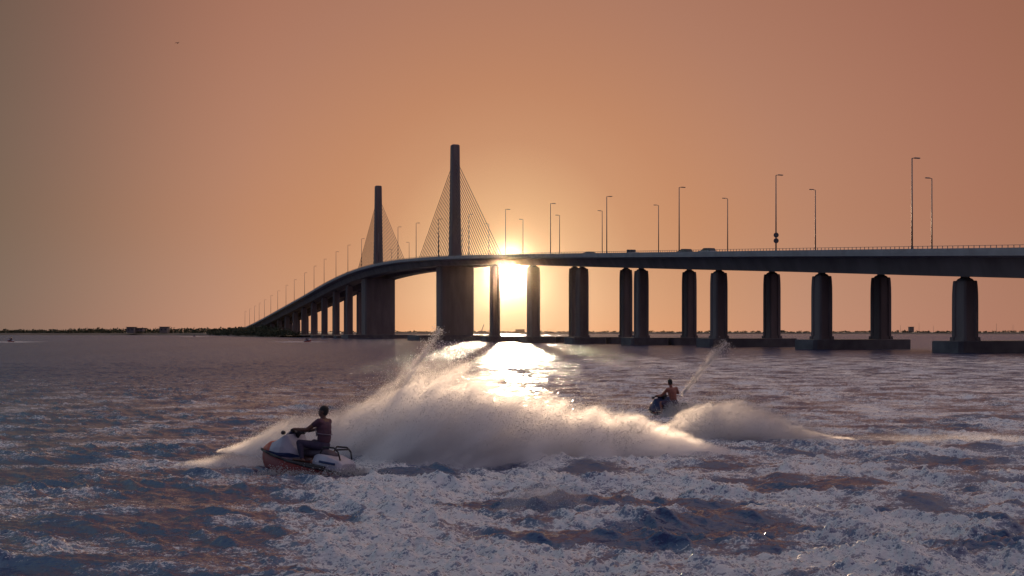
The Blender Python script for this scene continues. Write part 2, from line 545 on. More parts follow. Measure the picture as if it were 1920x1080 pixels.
fs = []
for a in np.arange(-62, 62.1, 2.0):
    fs.append(polar(a, 1750 + 60 * math.sin(a * .5) + random.uniform(-15, 15)))
strip_land('far_shore', fs, 480, -.9, 2.6, M['land'], kind='structure', label='low sandy far shore along the horizon')
# left headland where the bridge comes down
hl = [px(-700, 1160), px(-300, 1150), px(0, 1120), px(200, 1100), px(330, 1060), px(400, 960), px(440, 880), px(480, 800), px(520, 760), px(560, 740), px(600, 760), px(640, 830)]
strip_land('headland', hl, 330, -.9, 2.4, M['land'], kind='structure', label='dark low headland under the left end of the bridge')

def leaf_mass(pts, mat, name, parent=None, size=(.5, 1.2), **props):
    """pts: clump centres (x,y,z,rx,rz,n): small tilted leaf faces scattered through ellipsoids"""
    V, F = [], []
    for (x, y, zc, rx, rz, n) in pts:
        for _ in range(n):
            while True:
                a = RNG.uniform(-1, 1, 3)
                if a @ a < 1:
                    break
            c = np.array([x + a[0] * rx, y + a[1] * rx, zc + a[2] * rz])
            s = RNG.uniform(*size)
            u = RNG.normal(size=3)
            u /= np.linalg.norm(u)
            w = np.cross(u, RNG.normal(size=3))
            w /= np.linalg.norm(w)
            k = len(V)
            V += [c - u * s, c + w * s * .7, c + u * s, c - w * s * .7]
            F.append((k, k + 1, k + 2, k + 3))
    return mesh_obj(name, V, F, mat, parent, **props)

cl = []
for a in np.arange(-58, 58, .22):
    d = 1790 + 60 * math.sin(a * .5)
    x, y = polar(a + random.uniform(-.1, .1), d)
    h = 1.1 + 1.0 * abs(math.sin(a * 3.1) * math.sin(a * 1.27)) + random.uniform(-.6, .9)
    cl.append((x, y, 2.6 + h * .5, 4.5, h, 26))
leaf_mass(cl, M['leaf'], 'treeline', None, (.9, 1.8), kind='stuff', label='thin dark treeline along the far shore')
cl = []
for xp in np.arange(-300, 470, 2.1):
    d = np.interp(xp, [-300, 0, 200, 330, 400, 470], [1170, 1140, 1120, 1085, 1000, 860])
    x, y = px(xp, d + random.uniform(0, 22))
    h = 1.7 + .9 * abs(math.sin(xp * .11)) + random.uniform(-.5, .8) + (.8 if xp > 130 else 0)
    cl.append((x, y, 2.4 + h * .45, 3.6, h, 26))
leaf_mass(cl, M['leaf'], 'shore_vegetation', None, (.6, 1.3), kind='stuff', label='dark shrubs along the headland shore at left')

# ------------------------------------------------------------------ the bridge
STEP = Vector((-12.2, 30.8, 0))
RD = STEP.normalized()                       # along the road, away from the camera
RP = Vector((RD.y, -RD.x, 0))                # across the road, to the far side
O0 = Vector((58.8, 152.0, 0))
TT_ = [-9, -6, -3, -1, 0, 1, 2, 3, 4, 5, 6.2, 7.58, 8.64, 9.6, 10.56, 11.43, 12.27, 13.2, 14.07, 14.97, 16.05, 17, 18.05, 19, 19.96, 21.5, 23, 24.5, 27]
ZZ_ = [2.6, 5.6, 9.1, 13.5, 15.7, 17.9, 20.05, 22.2, 24.4, 26.5, 29.0, 31.4, 32.8, 33.45, 33.4, 32.75, 31.5, 29.7, 27.6, 25.4, 23.0, 20.8, 18.5, 16.3, 14.2, 11.0, 8.2, 6.2, 4.6]
tt_f = np.arange(-9, 27.01, .05)
zz_f = np.interp(tt_f, TT_, ZZ_)
ker = np.hanning(29); ker /= ker.sum()
zz_f = np.convolve(np.pad(zz_f, 14, mode='edge'), ker, mode='valid')
def ztop(t):
    return float(np.interp(t, tt_f, zz_f))
def gdep(t):
    return float(np.interp(t, [-9, 0, 1.5, 3.3, 4.5, 5.8, 7.1, 8.5, 12], [4.4, 4.3, 4.0, 3.75, 3.5, 3.15, 3.3, 4.1, 4.2]))
def P(t, w, z):
    v = O0 + STEP * t + RP * w
    return Vector((v.x, v.y, z))
def t_at(xp, w):
    k = (xp - 960) / 1930
    X0, D0 = O0.x + RP.x * w, O0.y + RP.y * w
    return (X0 - k * D0) / (-STEP.x + STEP.y * k)

bridge = empty('bridge', P(7.58, 13, 0), 0, label='long concrete cable-stayed road bridge rising across the strait', category='bridge')
BO = bridge.location.copy()
def bpart(name, verts, faces, mat, parent=None, **kw):
    return mesh_obj(name, [Vector(v) - BO for v in verts], faces, mat, parent or bridge, **kw)

ts = list(np.arange(-9, 26.51, .25))
def sweep(name, prof, mat, tlist=ts, parent=None, close=True, **kw):
    rings = [[P(t, w, ztop(t) + (-gdep(t) if dz == -4.2 else dz)) for (w, dz) in prof] for t in tlist]
    v, f = loft(rings, close, cap=close)
    return bpart(name, v, f, mat, parent, **kw)

TG = [t for t in ts if t <= 23.6]
for s in (0, 1):
    m = (lambda w: w) if s == 0 else (lambda w: 26 - w)
    # box girder: sloping webs and soffit below the slab
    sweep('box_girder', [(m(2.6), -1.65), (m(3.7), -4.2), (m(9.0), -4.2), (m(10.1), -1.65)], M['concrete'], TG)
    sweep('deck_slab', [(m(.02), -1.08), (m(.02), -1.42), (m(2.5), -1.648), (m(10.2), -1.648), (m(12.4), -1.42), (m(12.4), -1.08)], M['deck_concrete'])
    sweep('carriageway', [(m(.6), -1.03), (m(.6), -1.076), (m(12.2), -1.076), (m(12.2), -1.03)], M['asphalt'])
    sweep('parapet', [(m(.0), -.38), (m(.0), -1.40 + .33), (m(.45), -1.40 + .33), (m(.22), -.38)], M['deck_concrete'])
    # fascia panels hung outside the slab edge, one per two metres in reach of the eye
    bm = bmesh.new()
    t = -4.0
    dt = 1.0 / STEP.length
    while t < 14:
        p = P(t, m(.11), ztop(t) - .38) - BO
        add_box(bm, p + Vector((0, 0, .17)), (.07, .07, .36), Matrix.Rotation(math.atan2(RD.y, RD.x), 3, 'Z'))
        t += dt * .95
    bm_obj('railing_post', bm, M['steel'], bridge, kind='stuff')
    sweep('handrail', [(m(.07), 0.0), (m(.07), -.06), (m(.15), -.06), (m(.15), 0.0)], M['steel'])
sweep('median_slab', [(12.4, -1.0), (12.4, -1.4), (13.6, -1.4), (13.6, -1.0)], M['deck_concrete'])

def ring_oct(t, w, z, hx, hy, ch):
    """octagonal ring: hx half size across the road, hy along"""
    pts = [(-hx, -hy + ch), (-hx + ch, -hy), (hx - ch, -hy), (hx, -hy + ch), (hx, hy - ch), (hx - ch, hy), (-hx + ch, hy), (-hx, hy - ch)]
    c = P(t, w, z)
    return [c + RP * a + RD * b for (a, b) in pts]

def ring_flute(t, w, z, h, ch, fl):
    """square shaft with chamfers and a recessed flute in each face"""
    c = P(t, w, z)
    q = [(-h, -h + ch), (-h + ch, -h), (-fl - .12, -h), (-fl, -h + .16), (fl, -h + .16), (fl + .12, -h), (h - ch, -h)]
    pts = []
    for k in range(4):
        ca, sa = [(1, 0), (0, 1), (-1, 0), (0, -1)][k]
        for (a, b) in q[1:]:
            pts.append((a * ca - b * sa, a * sa + b * ca))
    return [c + RP * a + RD * b for (a, b) in pts]

def pier(t, w, h=1.38):
    zt = ztop(t) - gdep(t)
    zs = [1.6, 2.3, 2.301, zt - 4.2, zt - 2.6, zt - 1.4, zt - .66, zt - .6]
    hs = [h + .25, h + .2, h, h, h * .99, h * .955, h * .91, h * .86]
    rings = [ring_flute(t, w, z_, hh, .18 * hh, .34 * hh) for z_, hh in zip(zs, hs)]
    v, f = loft(rings)
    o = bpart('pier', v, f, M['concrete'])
    rings = [ring_oct(t, w, zt - .61, .95, .95, .2), ring_oct(t, w, zt - .36, .85, .85, .25), ring_oct(t, w, zt - .14, .5, .5, .12), ring_oct(t, w, zt + .02, .5, .5, .12)]
    v, f = loft(rings)
    bpart('bearing', v, f, M['cap_concrete'], parent=None).parent = bridge
    return o

def cap(t, w0, w1, along=4.2, top=1.75):
    wc, hw = (w0 + w1) / 2, (w1 - w0) / 2
    rings = [ring_oct(t, wc, -1.0, hw, along, .5), ring_oct(t, wc, top - .12, hw, along, .5), ring_oct(t, wc, top, hw - .12, along - .12, .45)]
    v, f = loft(rings)
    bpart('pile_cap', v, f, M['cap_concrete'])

bents = [-3.06, -2.08, -1.10, -.12, .857, 1.84, 2.83, 3.80, 4.78, 5.77]
for i, t in enumerate(bents):
    pier(t, 6.5)
    pier(t, 21.4 if -1 < t < 0 else 19.5)
    if t < 2:
        cap(t, 2.7, 24.0, 3.0)
    else:
        cap(t, 2.5, 12.3, 3.0)
        cap(t, 13.1, 24.0, 3.0)
for t in [12.17, 13.13, 14.1, 15.07, 16.05, 17.03, 18.0, 19.0, 20.0, 21.0]:
    pier(t, 6.5, 1.6)
    pier(t, 19.5, 1.6)
    cap(t, -1, 27, 3.5, 1.3)
for t, hx, hy in ((7.58, 6.6, 3.2), (11.13, 7.4, 4.2)):
    zt = ztop(t) - gdep(t)
    rings = [ring_oct(t, 13, 1.7, hx, hy, .5), ring_oct(t, 13, zt + .02, hx, hy, .5)]
    v, f = loft(rings)
    bpart('main_pier', v, f, M['concrete'])
    # recessed vertical strip panel on the faces: raised pilaster
    v, f = loft([ring_oct(t, 13 - hx + 1.6, 1.8, 1.1, hy + .22, .1), ring_oct(t, 13 - hx + 1.6, zt - .1, 1.1, hy + .22, .1)])
    bpart('pilaster', v, f, M['concrete'])
    cap(t, -3.5, 29.5, 8.0, 1.9)
    # pylon above the deck
    zd = ztop(t) - 1.05
    ZT = 74.0
    hs = [(zd, 2.05, 2.3), (zd + 14, 1.8, 2.0), (zd + 30, 1.6, 1.75), (ZT - 1.3, 1.5, 1.6), (ZT - .25, 1.45, 1.55), (ZT, 1.25, 1.35)]
    rings = [ring_oct(t, 13, z_, a, b_, .45) for z_, a, b_ in hs]
    v, f = loft(rings)
    py = bpart('pylon', v, f, M['concrete'])
    n = 18
    for sgn in (-1, 1):
        for i in range(n):
            u = i / (n - 1)
            dist = 9.5 + (50.5 - 9.5) * u
            tk = t + sgn * dist / STEP.length
            za = 40.5 + (68.2 - 40.5) * u
            a = P(t, 13, za) + RD * sgn * 1.4 - BO
            b_ = P(tk, 13, ztop(tk) - .9) - BO
            b2 = bmesh.new()
            add_tube(b2, a, b_, .11, .11, 6)
            bm_obj('stay_cable', b2, M['cable'], bridge)
            b3 = bmesh.new()
            add_box(b3, a, (.7, .5, .4), Matrix.Rotation(math.atan2(RD.y, RD.x), 3, 'Z'))
            bm_obj('anchor_block', b3, M['steel'], py)
# abutment at the far end
v, f = loft([ring_oct(24.2, 13, -1, 13.4, 12, 1), ring_oct(24.2, 13, 2.4, 13.4, 12, 1)])
bpart('abutment', v, f, M['concrete'])

# embankment with shrubs beside the far end
em = []
for t in np.arange(19.6, 27.6, .4):
    zt = max(ztop(min(t, 26.5)) - 4.4, 1.2) * min(1, (t - 19.4) / 3.0)
    zt = max(zt, .4)
    em.append([P(t, -24, -1), P(t, -18, .8), P(t, -5, zt * .8 + .6), P(t, 1, zt), P(t, 25, zt), P(t, 42, .8), P(t, 46, -1)])
v, f = loft(em, close=False, cap=False)
mesh_obj('embankment', v, f, M['rock'], kind='structure', label='rocky embankment carrying the left end of the bridge')
cl = []
for _ in range(330):
    t = random.uniform(15.2, 26.0)
    w = random.uniform(-22, -1.5)
    hmax = np.interp(t, [15.2, 17, 20, 23, 26], [3.6, 8.0, 9.0, 6.5, 4.5]) * (.55 + .45 * (w + 22) / 20)
    c = P(t, w, 0)
    h = random.uniform(.3, 1) * hmax
    cl.append((c.x, c.y, 1.0 + h * .5, random.uniform(1.6, 3.2), .7 + h * .5, 60))
leaf_mass(cl, M['leaf'], 'shrubbery', None, (.28, .6), kind='stuff', label='dense dark shrubs below the left end of the bridge')
# dry ground on which they grow, under the approach viaduct
v, f = loft([[P(t, -27 + 6 * abs(math.sin(t * 1.7)) + (8 if t < 17 else 0), -1), P(t, -23 + 6 * abs(math.sin(t * 1.7)) + (8 if t < 17 else 0), .9), P(t, 40, 1.0), P(t, 46, -1)] for t in np.arange(14.9, 20.2, .4)], close=False, cap=False)
mesh_obj('spit', v, f, M['land'], kind='structure', label='low sandy spit under the approach piers')

# ------------------------------------------------------------------ street lamps
def lamp_mesh():
    H = 14.1
    bm = bmesh.new()
    add_tube(bm, (0, 0, 0), (0, 0, .9), .19, .17, 10)
    add_tube(bm, (0, 0, .9), (0, 0, H - .15), .135, .085, 10)
    pole = bm
    bm = bmesh.new()
    add_tube(bm, (0, 0, H - .15), (.0, 0, H), .085, .07, 8)
    add_tube(bm, (0, 0, H - .02), (.65, 0, H + .06), .06, .05, 8)
    arm = bm
    bm = bmesh.new()
    add_box(bm, (.95, 0, H + .06), (1.0, .38, .16), None, .05)
    head = bm
    return pole, arm, head
_p, _a, _h = lamp_mesh()
lamp0 = empty('street_lamp', (0, 0, 0), 0, category='street lamp')
bm_obj('pole', _p, M['steel'], lamp0, True)
bm_obj('arm', _a, M['steel'], lamp0)
bm_obj('lamp_head', _h, M['steel'], lamp0)

def dup(root, **props):
    r = root.copy()
    COL.objects.link(r)
    for k, v in props.items():
        r[k] = v
    for ch in list(root.children):
        c = ch.copy()
        COL.objects.link(c)
        c.parent = r
        for g in list(ch.children):
            d = g.copy()
            COL.objects.link(d)
            d.parent = c
    return r

ORD = ['first', 'second', 'third', 'fourth', 'fifth', 'sixth', 'seventh', 'eighth', 'ninth', 'tenth', 'eleventh', 'twelfth', 'thirteenth', 'fourteenth',
       'fifteenth', 'sixteenth', 'seventeenth', 'eighteenth', 'nineteenth', 'twentieth', 'twenty-first', 'twenty-second', 'twenty-third', 'twenty-fourth',
       'twenty-fifth', 'twenty-sixth', 'twenty-seventh']
near_t = [0, 1, 2, 3, 4, 5, 6, 7, 7.85, 8.64, 9.6, 10.56, 11.43, 12.27, 13.2, 14.07, 14.97, 16.05, 17, 18.05, 19, 19.96, 20.8, 21.6, 22.5, 23.4]
far_t = [.68, 1.65, 2.62, 3.6, 4.6, 5.52, 6.46, 7.5, 8.45, 9.4, 10.83, 11.8, 12.8, 13.8, 14.8]
ang = math.atan2(RP.y, RP.x)
first = True
near_note = {0: 'tallest street lamp, with its head over the near carriageway, at the right of the bridge',
             1: 'tall street lamp carrying two round signs low on its pole',
             5: 'street lamp on the near parapet just right of the stay cables above the sun',
             6: 'street lamp standing behind the right-hand stay cables of the nearer pylon',
             7: 'street lamp standing behind the left-hand stay cables of the nearer pylon'}
for i, t in enumerate(near_t):
    lb = near_note.get(i) or ('street lamp on the near parapet, %s from the right, head turned right' % ORD[i])
    o = lamp0 if first else dup(lamp0)
    first = False
    o.location = P(t, .32, ztop(t) - 1.07)
    o.rotation_euler = (0, 0, ang)
    o['label'] = lb
    o['group'] = 'street lamps along the bridge'
for i, t in enumerate(far_t):
    o = dup(lamp0, label='street lamp on the far parapet, %s from the right, head turned left' % ORD[i], group='street lamps along the bridge')
    o.location = P(t, 25.68, ztop(t) - 1.07)
    o.rotation_euler = (0, 0, ang + math.pi)

# double round sign on the second near lamp
sg = empty('round_sign', P(1, .32, ztop(1)), 0, label='pair of dark round traffic signs clamped to a bridge lamp pole', category='traffic sign')
for dz in (2.35, 1.35):
    bm = bmesh.new()
    add_tube(bm, (-.02, -.16, dz), (-.02, -.20, dz), .46, .46, 24)
    d = bm_obj('sign_disc', bm, M['sign_face'], sg)
    bm = bmesh.new()
    add_box(bm, (-.02, -.1, dz), (.5, .14, .08))
    bm_obj('bracket', bm, M['steel'], d)

# ------------------------------------------------------------------ vehicles on the deck
def car(name, xp, w, mat, label, cat, L=4.6, H=1.42, flip=False):
    t = t_at(xp, w)
    c = empty(name, P(t, w, ztop(t) - 1.03), math.atan2(RD.y, RD.x) + (math.pi if flip else 0), label=label, category=cat, group='vehicles crossing the bridge')
    c.rotation_euler[1] = -math.atan2(2.17, 33.1) * (-1 if flip else 1)
    W = .9
    prof = [(-L / 2, .35, .78), (-L / 2 + .1, .35, .95), (-L * .25, .3, 1.0), (0, .3, 1.0), (L * .28, .3, .98), (L / 2 - .12, .32, .85), (L / 2, .38, .66)]
    rings = []
    for (x, zb, zt) in prof:
        k = .88 if abs(x) > L * .45 else 1
        rings.append([(x, -W * k * .9, zb), (x, -W * k, zb + .15), (x, -W * k, zt - .18), (x, -W * k * .88, zt), (x, W * k * .88, zt), (x, W * k, zt - .18), (x, W * k, zb + .15), (x, W * k * .9, zb)])
    v, f = loft(rings)
    mesh_obj('body', v, f, mat, c)
    v, f = loft([[(-L * .44, -.78, .98), (L * .22, -.78, .98), (L * .22, .78, .98), (-L * .44, .78, .98)],
                 [(-L * .37, -.66, H - .07), (L * .08, -.66, H - .07), (L * .08, .66, H - .07), (-L * .37, .66, H - .07)]])
    mesh_obj('window_glass', v, f, M['dark_glass'], c)
    v, f = loft([[(-L * .38, -.68, H - .068), (L * .085, -.68, H - .068), (L * .085, .68, H - .068), (-L * .38, .68, H - .068)],
                 [(-L * .33, -.6, H), (L * .03, -.6, H), (L * .03, .6, H), (-L * .33, .6, H)]])
    mesh_obj('roof', v, f, mat, c)
    for sx_ in (-1, 1):
        for sy in (-1, 1):
            bm = bmesh.new()
            add_tube(bm, (sx_ * L * .31, sy * .72, .34), (sx_ * L * .31, sy * .92, .34), .34, .34, 14)
            bm_obj('wheel', bm, M['rubber'], c)
    return c
car('car', 1283, 4.0, M['car_dark'], 'dark car roof showing above the bridge railing, left of the larger one', 'car')
car('car', 1325, 4.0, M['car_silver'], 'larger light car roof above the railing between two bridge lamps', 'car', 5.0, 1.52)
car('car', 1104, 4.0, M['car_dark'], 'low dark car just showing above the bridge railing near the sun side', 'car', 4.5, 1.22)
tk = empty('pickup_truck', P(t_at(1185, 4), 4, ztop(t_at(1185, 4)) - 1.03), math.atan2(RD.y, RD.x), label='small truck whose cab and headboard rise above the bridge railing', category='truck', group='vehicles crossing the bridge')
tk.rotation_euler[1] = -math.atan2(2.17, 33.1)
for nm, c_, s_, mt in (('cab', (1.2, 0, .92), (.6, 1.5, 1.2), 'car_dark'), ('cargo_bed', (-.7, 0, .7), (2.8, 1.7, .4), 'car_silver'), ('headboard', (-.35, 0, 1.2), (.5, 1.4, .62), 'car_dark')):
    bm = bmesh.new()
    add_box(bm, c_, s_, None, .12)
    bm_obj(nm, bm, M[mt], tk)
for sx_ in (-1.7, 1.5):
    for sy in (-1, 1):
        bm = bmesh.new()
        add_tube(bm, (sx_, sy * .7, .38), (sx_, sy * .92, .38), .38, .38, 14)
        bm_obj('wheel', bm, M['rubber'], tk)

# ------------------------------------------------------------------ far things on the shores
def house(xp, d, w, h, label, stilts=False):
    x, y = px(xp, d)
    c = empty('shore_building', (x, y, 2.3), 0, label=label, category='building')
    zb = 1.6 if stilts else 0
    bm = bmesh.new(); add_box(bm, (0, 0, zb + (h - zb) / 2), (w, 8, h - zb)); bm_obj('wall', bm, M['plaster'], c)
    bm = bmesh.new(); add_box(bm, (0, 0, h + .202), (w + 1.6, 9.6, .4)); bm_obj('roof', bm, M['roofing'], c)
    k = max(2, int(w / 3))
    for i in range(k):
        bm = bmesh.new(); add_box(bm, (-w / 2 + (i + .5) * w / k, -4.02, zb + (h - zb) * .55), (1.2, .12, 1.1)); bm_obj('window', bm, M['dark_glass'], c)
    if stilts:
        for i in range(k + 1):
            bm = bmesh.new(); add_box(bm, (-w / 2 + i * w / k * .98 + .1, -3.4, zb / 2), (.35, .35, zb)); bm_obj('stilt', bm, M['roofing'], c)
    return c
house(247, 1090, 8.0, 6.0, 'dark flat-roofed building on the left headland, left of its lower neighbour')
house(262, 1095, 9.0, 5.0, 'long low building with overhanging roof beside the flat-roofed one', True)
house(309, 1085, 8.0, 6.2, 'square dark building standing alone on the left headland')
house(1708, 1815, 7.0, 10.0, 'small dark tower block on the far shore between the two rightmost piers')
house(975, 1815, 16.0, 5.5, 'low building on the far shore just right of the pier under the sun')
house(1462, 1815, 14.0, 4.0, 'low building on the far shore beside the fourth near pier')
for i, (xp, s, lb) in enumerate(((400, 1.0, 'round dark tree, leftmost of four on the headland tip'), (417, .9, 'second dark tree from the left on the headland tip'),
                    (436, 1.15, 'broad dark tree just before the bridge end'), (455, 1.2, 'dark tree right at the left end of the bridge'))):
    d = 900 + (3 - i) * 20
    x, y = px(xp, d)
    c = empty('tree', (x, y, 2.0), 0, label=lb, category='tree', group='trees on the headland tip')
    bm = bmesh.new(); add_tube(bm, (0, 0, 0), (.1, 0, 2.6 * s), .32, .16, 8)
    add_tube(bm, (.05, 0, 1.5 * s), (1.3, .2, 3.0 * s), .14, .07, 6); add_tube(bm, (.05, 0, 1.4 * s), (-1.2, -.3, 2.9 * s), .14, .07, 6)
    bm_obj('trunk', bm, M['bark'], c)
    pts = [(random.uniform(-3, 3) * s, random.uniform(-2, 2), (3.0 + random.uniform(-.6, .9)) * s, 1.5, 1.2, 90) for _ in range(7)]
    leaf_mass(pts, M['leaf'], 'crown', c, (.25, .55))
# leaning crane beyond the sunlit pier
cx, cy = px(903, 1500)
cr = empty('crane', (cx, cy, 0), 0, label='tiny leaning crane on a low mound between the main pier and its neighbour', category='crane')
bm = bmesh.new()
for dx_ in (-.5, .5):
    add_tube(bm, (dx_, 0, 5), (3.4 + dx_ * .4, 0, 14.5), .28, .2, 6)
for k in range(9):
    u = k / 9
    add_tube(bm, (-.5 + 3.4 * u, 0, 5 + 9.5 * u), (.5 + 3.4 * (u + .1), 0, 5 + 9.5 * (u + .1)), .12, .12, 5)
bm_obj('boom', bm, M['steel'], cr)
bm = bmesh.new(); add_box(bm, (-.8, 0, 4.3), (4.6, 3, 1.9), None, .2); bm_obj('cabin', bm, M['roofing'], cr)
v, f = loft([[(cx + math.cos(a) * r_, cy + math.sin(a) * r_ * .7, z_) for a in np.linspace(0, 2 * math.pi, 24, endpoint=False)] for r_, z_ in ((34, -1), (24, 1.2), (12, 2.9), (4, 3.6))])
mesh_obj('islet', v, f, M['land'], kind='structure', label='low mound in the strait beyond the main pier')
for i, (xp, hpx) in enumerate(((1688, 13), (1723, 17), (1750, 12), (1868, 16), (1899, 14))):
    x, y = px(xp, 1810)
    h = hpx * 1810 / 1930
    c = empty('radio_mast', (x, y, 2.5), 0, label='hair-thin mast on the far shore, %s from the left of five' % ORD[i], category='mast', group='masts on the far shore')
    bm = bmesh.new(); add_tube(bm, (0, 0, 0), (0, 0, h), .28, .14, 6); bm_obj('mast_tube', bm, M['steel'], c)
    bm = bmesh.new(); add_box(bm, (0, 0, h), (1.4, .4, .3)); bm_obj('crossarm', bm, M['steel'], c)

# bird
bx, by, bz = px(333, 150, 81)
bd = empty('bird', (bx, by, bz), 0, label='small dark bird gliding alone high in the left sky', category='bird')
rings = []
for (x, r_) in ((-.20, .008), (-.13, .035), (0, .06), (.11, .045), (.16, .03), (.2, .008)):
    rings.append([(x, math.cos(a) * r_, math.sin(a) * r_) for a in np.linspace(0, 2 * math.pi, 10, endpoint=False)])
v, f = loft(rings); mesh_obj('body', v, f, M['feather'], bd, True)
for s in (-1, 1):
    v, f = loft([[(.08, s * .02, .03), (-.08, s * .02, .03), (-.08, s * .02, .015)], [(.10, s * .2, .13), (-.06, s * .2, .12), (-.06, s * .2, .11)], [(-.02, s * .42, .02), (-.08, s * .42, .015), (-.08, s * .42, .01)]])
    mesh_obj('wing', v, f, M['feather'], bd)
v, f = loft([[(-.17, -.02, 0), (-.17, .02, 0), (-.17, 0, -.01)], [(-.3, -.06, 0), (-.3, .06, 0), (-.3, 0, -.01)]])
mesh_obj('tail', v, f, M['feather'], bd)
bd.rotation_euler = (0, 0, R(70))

# ------------------------------------------------------------------ personal watercraft
def subsurf(o, lv=1):
    m = o.modifiers.new('subsurf', 'SUBSURF')
    m.levels = lv
    m.render_levels = lv
    return o

def bake_mods(o):
    dg = bpy.context.evaluated_depsgraph_get()
    me = bpy.data.meshes.new_from_object(o.evaluated_get(dg))
    old = o.data
    o.modifiers.clear()
    o.data = me
    me.name = old.name
    return o

def make_ski(label, **kw):
    c = empty('jet_ski', (0, 0, 0), 0, label=label, category='jet ski', **kw)
    # stations x, half beam, keel z, chine z, gunwale z
    S = [(-1.38, .42, -.10, .02, .34), (-1.0, .50, -.16, .0, .36), (-.4, .54, -.20, .0, .38), (.2, .53, -.20, .02, .42), (.75, .44, -.14, .08, .47), (1.15, .27, .02, .2, .50), (1.38, .09, .24, .33, .50)]
    rings = []
    for (x, b, k, ch, g) in S:
        rings.append([(x, 0, k), (x, b * .55, k + .05), (x, b * .86, ch), (x, b, ch + .09), (x, b, g), (x, b * .8, g + .0), (x, -b * .8, g), (x, -b, g), (x, -b, ch + .09), (x, -b * .86, ch), (x, -b * .55, k + .05)])
    v, f = loft(rings)
    hull = subsurf(mesh_obj('hull', v, f, M['ski_maroon'], c, True))
    # rubber rub rail
    rr_ = []
    for (x, b, k, ch, g) in S:
        rr_.append((x, b + .02, g))
    for s in (-1, 1):
        bm = bmesh.new()
        for a, b_ in zip(rr_[:-1], rr_[1:]):
            add_tube(bm, (a[0], s * a[1], a[2]), (b_[0], s * b_[1], b_[2]), .028, .028, 8)
        bm_obj('rub_rail', bm, M['ski_black'], c, True)
    # rear deck and side fairings
    def shell(name, st, mat, sub=1):
        rings = []
        for (x, b, z0, z1, top) in st:
            rings.append([(x, b, z0), (x, b * .98, (z0 + z1) / 2), (x, b * .82, z1), (x, top, z1 + .02), (x, -top, z1 + .02), (x, -b * .82, z1), (x, -b * .98, (z0 + z1) / 2), (x, -b, z0)])
        v, f = loft(rings)
        o_ = mesh_obj(name, v, f, mat, c, False)
        bv = o_.modifiers.new('bevel', 'BEVEL'); bv.width = .018; bv.segments = 2; bv.limit_method = 'ANGLE'; bv.angle_limit = R(18)
        return o_
    shell('rear_deck', [(-1.36, .30, .33, .50, .15), (-1.25, .36, .33, .56, .2), (-.9, .38, .34, .62, .22), (-.55, .30, .34, .62, .2), (-.40, .24, .36, .58, .16)], M['ski_white'])
    shell('front_cowl', [(.02, .24, .40, .56, .10), (.22, .34, .40, .70, .12), (.42, .40, .40, .93, .10), (.52, .42, .41, .90, .12), (.74, .40, .44, .76, .2), (.9, .36, .46, .70, .2)], M['ski_white'])
    shell('hood', [(.80, .37, .46, .74, .2), (1.02, .31, .48, .70, .17), (1.2, .22, .48, .61, .12), (1.33, .12, .47, .55, .06), (1.38, .05, .46, .51, .03)], M['ski_red'])
    for s in (-1, 1):
        # navy flash and red flash along the side of the cowl, footwell floor
        v, f = loft([[(.98, s * .375, .50), (.98, s * .385, .53), (.98, s * .37, .53)], [(.60, s * .435, .44), (.60, s * .44, .52), (.60, s * .41, .52)], [(.2, s * .36, .46), (.2, s * .40, .56), (.2, s * .32, .55)], [(-.05, s * .33, .50), (-.05, s * .335, .54), (-.05, s * .30, .53)]])
        mesh_obj('side_stripe', v, f, M['ski_navy'], c)
        bm = bmesh.new(); add_box(bm, (-.35, s * .40, .40), (1.2, .2, .04), None, .015); bm_obj('foot_deck', bm, M['ski_black'], c)
        bm = bmesh.new(); add_box(bm, (-.98, s * .385, .50), (.5, .03, .05), None, .01); bm_obj('side_flash', bm, M['ski_navy'], c)
        # mirror
        bm = bmesh.new(); add_box(bm, (.52, s * .36, .96), (.10, .12, .08), None, .03); bm_obj('mirror', bm, M['ski_black'], c)
    v, f = loft([[(.74, .16, .80), (.54, .24, .86), (.54, -.24, .86), (.74, -.16, .80)], [(.44, .10, 1.08), (.40, .14, 1.07), (.40, -.14, 1.07), (.44, -.10, 1.08)]])
    mesh_obj('windshield', v, f, M['ski_navy'], c)
    # saddle
    st = [(-1.0, .13, .60, .66), (-.75, .19, .58, .74), (-.45, .20, .52, .76), (-.1, .19, .48, .74), (.15, .17, .48, .76), (.3, .12, .55, .80)]
    rings = []
    for (x, b, z0, z1) in st:
        rings.append([(x, b * 1.15, z0), (x, b * 1.1, z0 + (z1 - z0) * .5), (x, b * .75, z1 - .02), (x, 0, z1), (x, -b * .75, z1 - .02), (x, -b * 1.1, z0 + (z1 - z0) * .5), (x, -b * 1.15, z0)])
    v, f = loft(rings)
    subsurf(mesh_obj('seat', v, f, M['seat_vinyl'], c, True))
    # steering column and bars
    bm = bmesh.new(); add_tube(bm, (.50, 0, .76), (.32, 0, .98), .07, .05, 10); add_box(bm, (.33, 0, 1.0), (.16, .22, .10), None, .03)
    st_ = bm_obj('steering_column', bm, M['ski_black'], c)
    bm = bmesh.new()
    add_tube(bm, (.32, -.16, 1.0), (.24, -.36, 1.04), .02, .02, 8); add_tube(bm, (.32, .16, 1.0), (.24, .36, 1.04), .02, .02, 8); add_tube(bm, (.32, -.16, 1.0), (.32, .16, 1.0), .02, .02, 8)
    hb = bm_obj('handlebar', bm, M['steel'], c)
    for s in (-1, 1):
        bm = bmesh.new(); add_tube(bm, (.28, s * .26, 1.02), (.22, s * .42, 1.05), .028, .028, 10); bm_obj('grip', bm, M['rubber'], hb)
    # grab rail behind the seat
    bm = bmesh.new()
    pts = [(-.62, .24, .66), (-.70, .25, .80), (-1.02, .25, .82), (-1.16, .24, .74), (-1.24, .22, .58)]
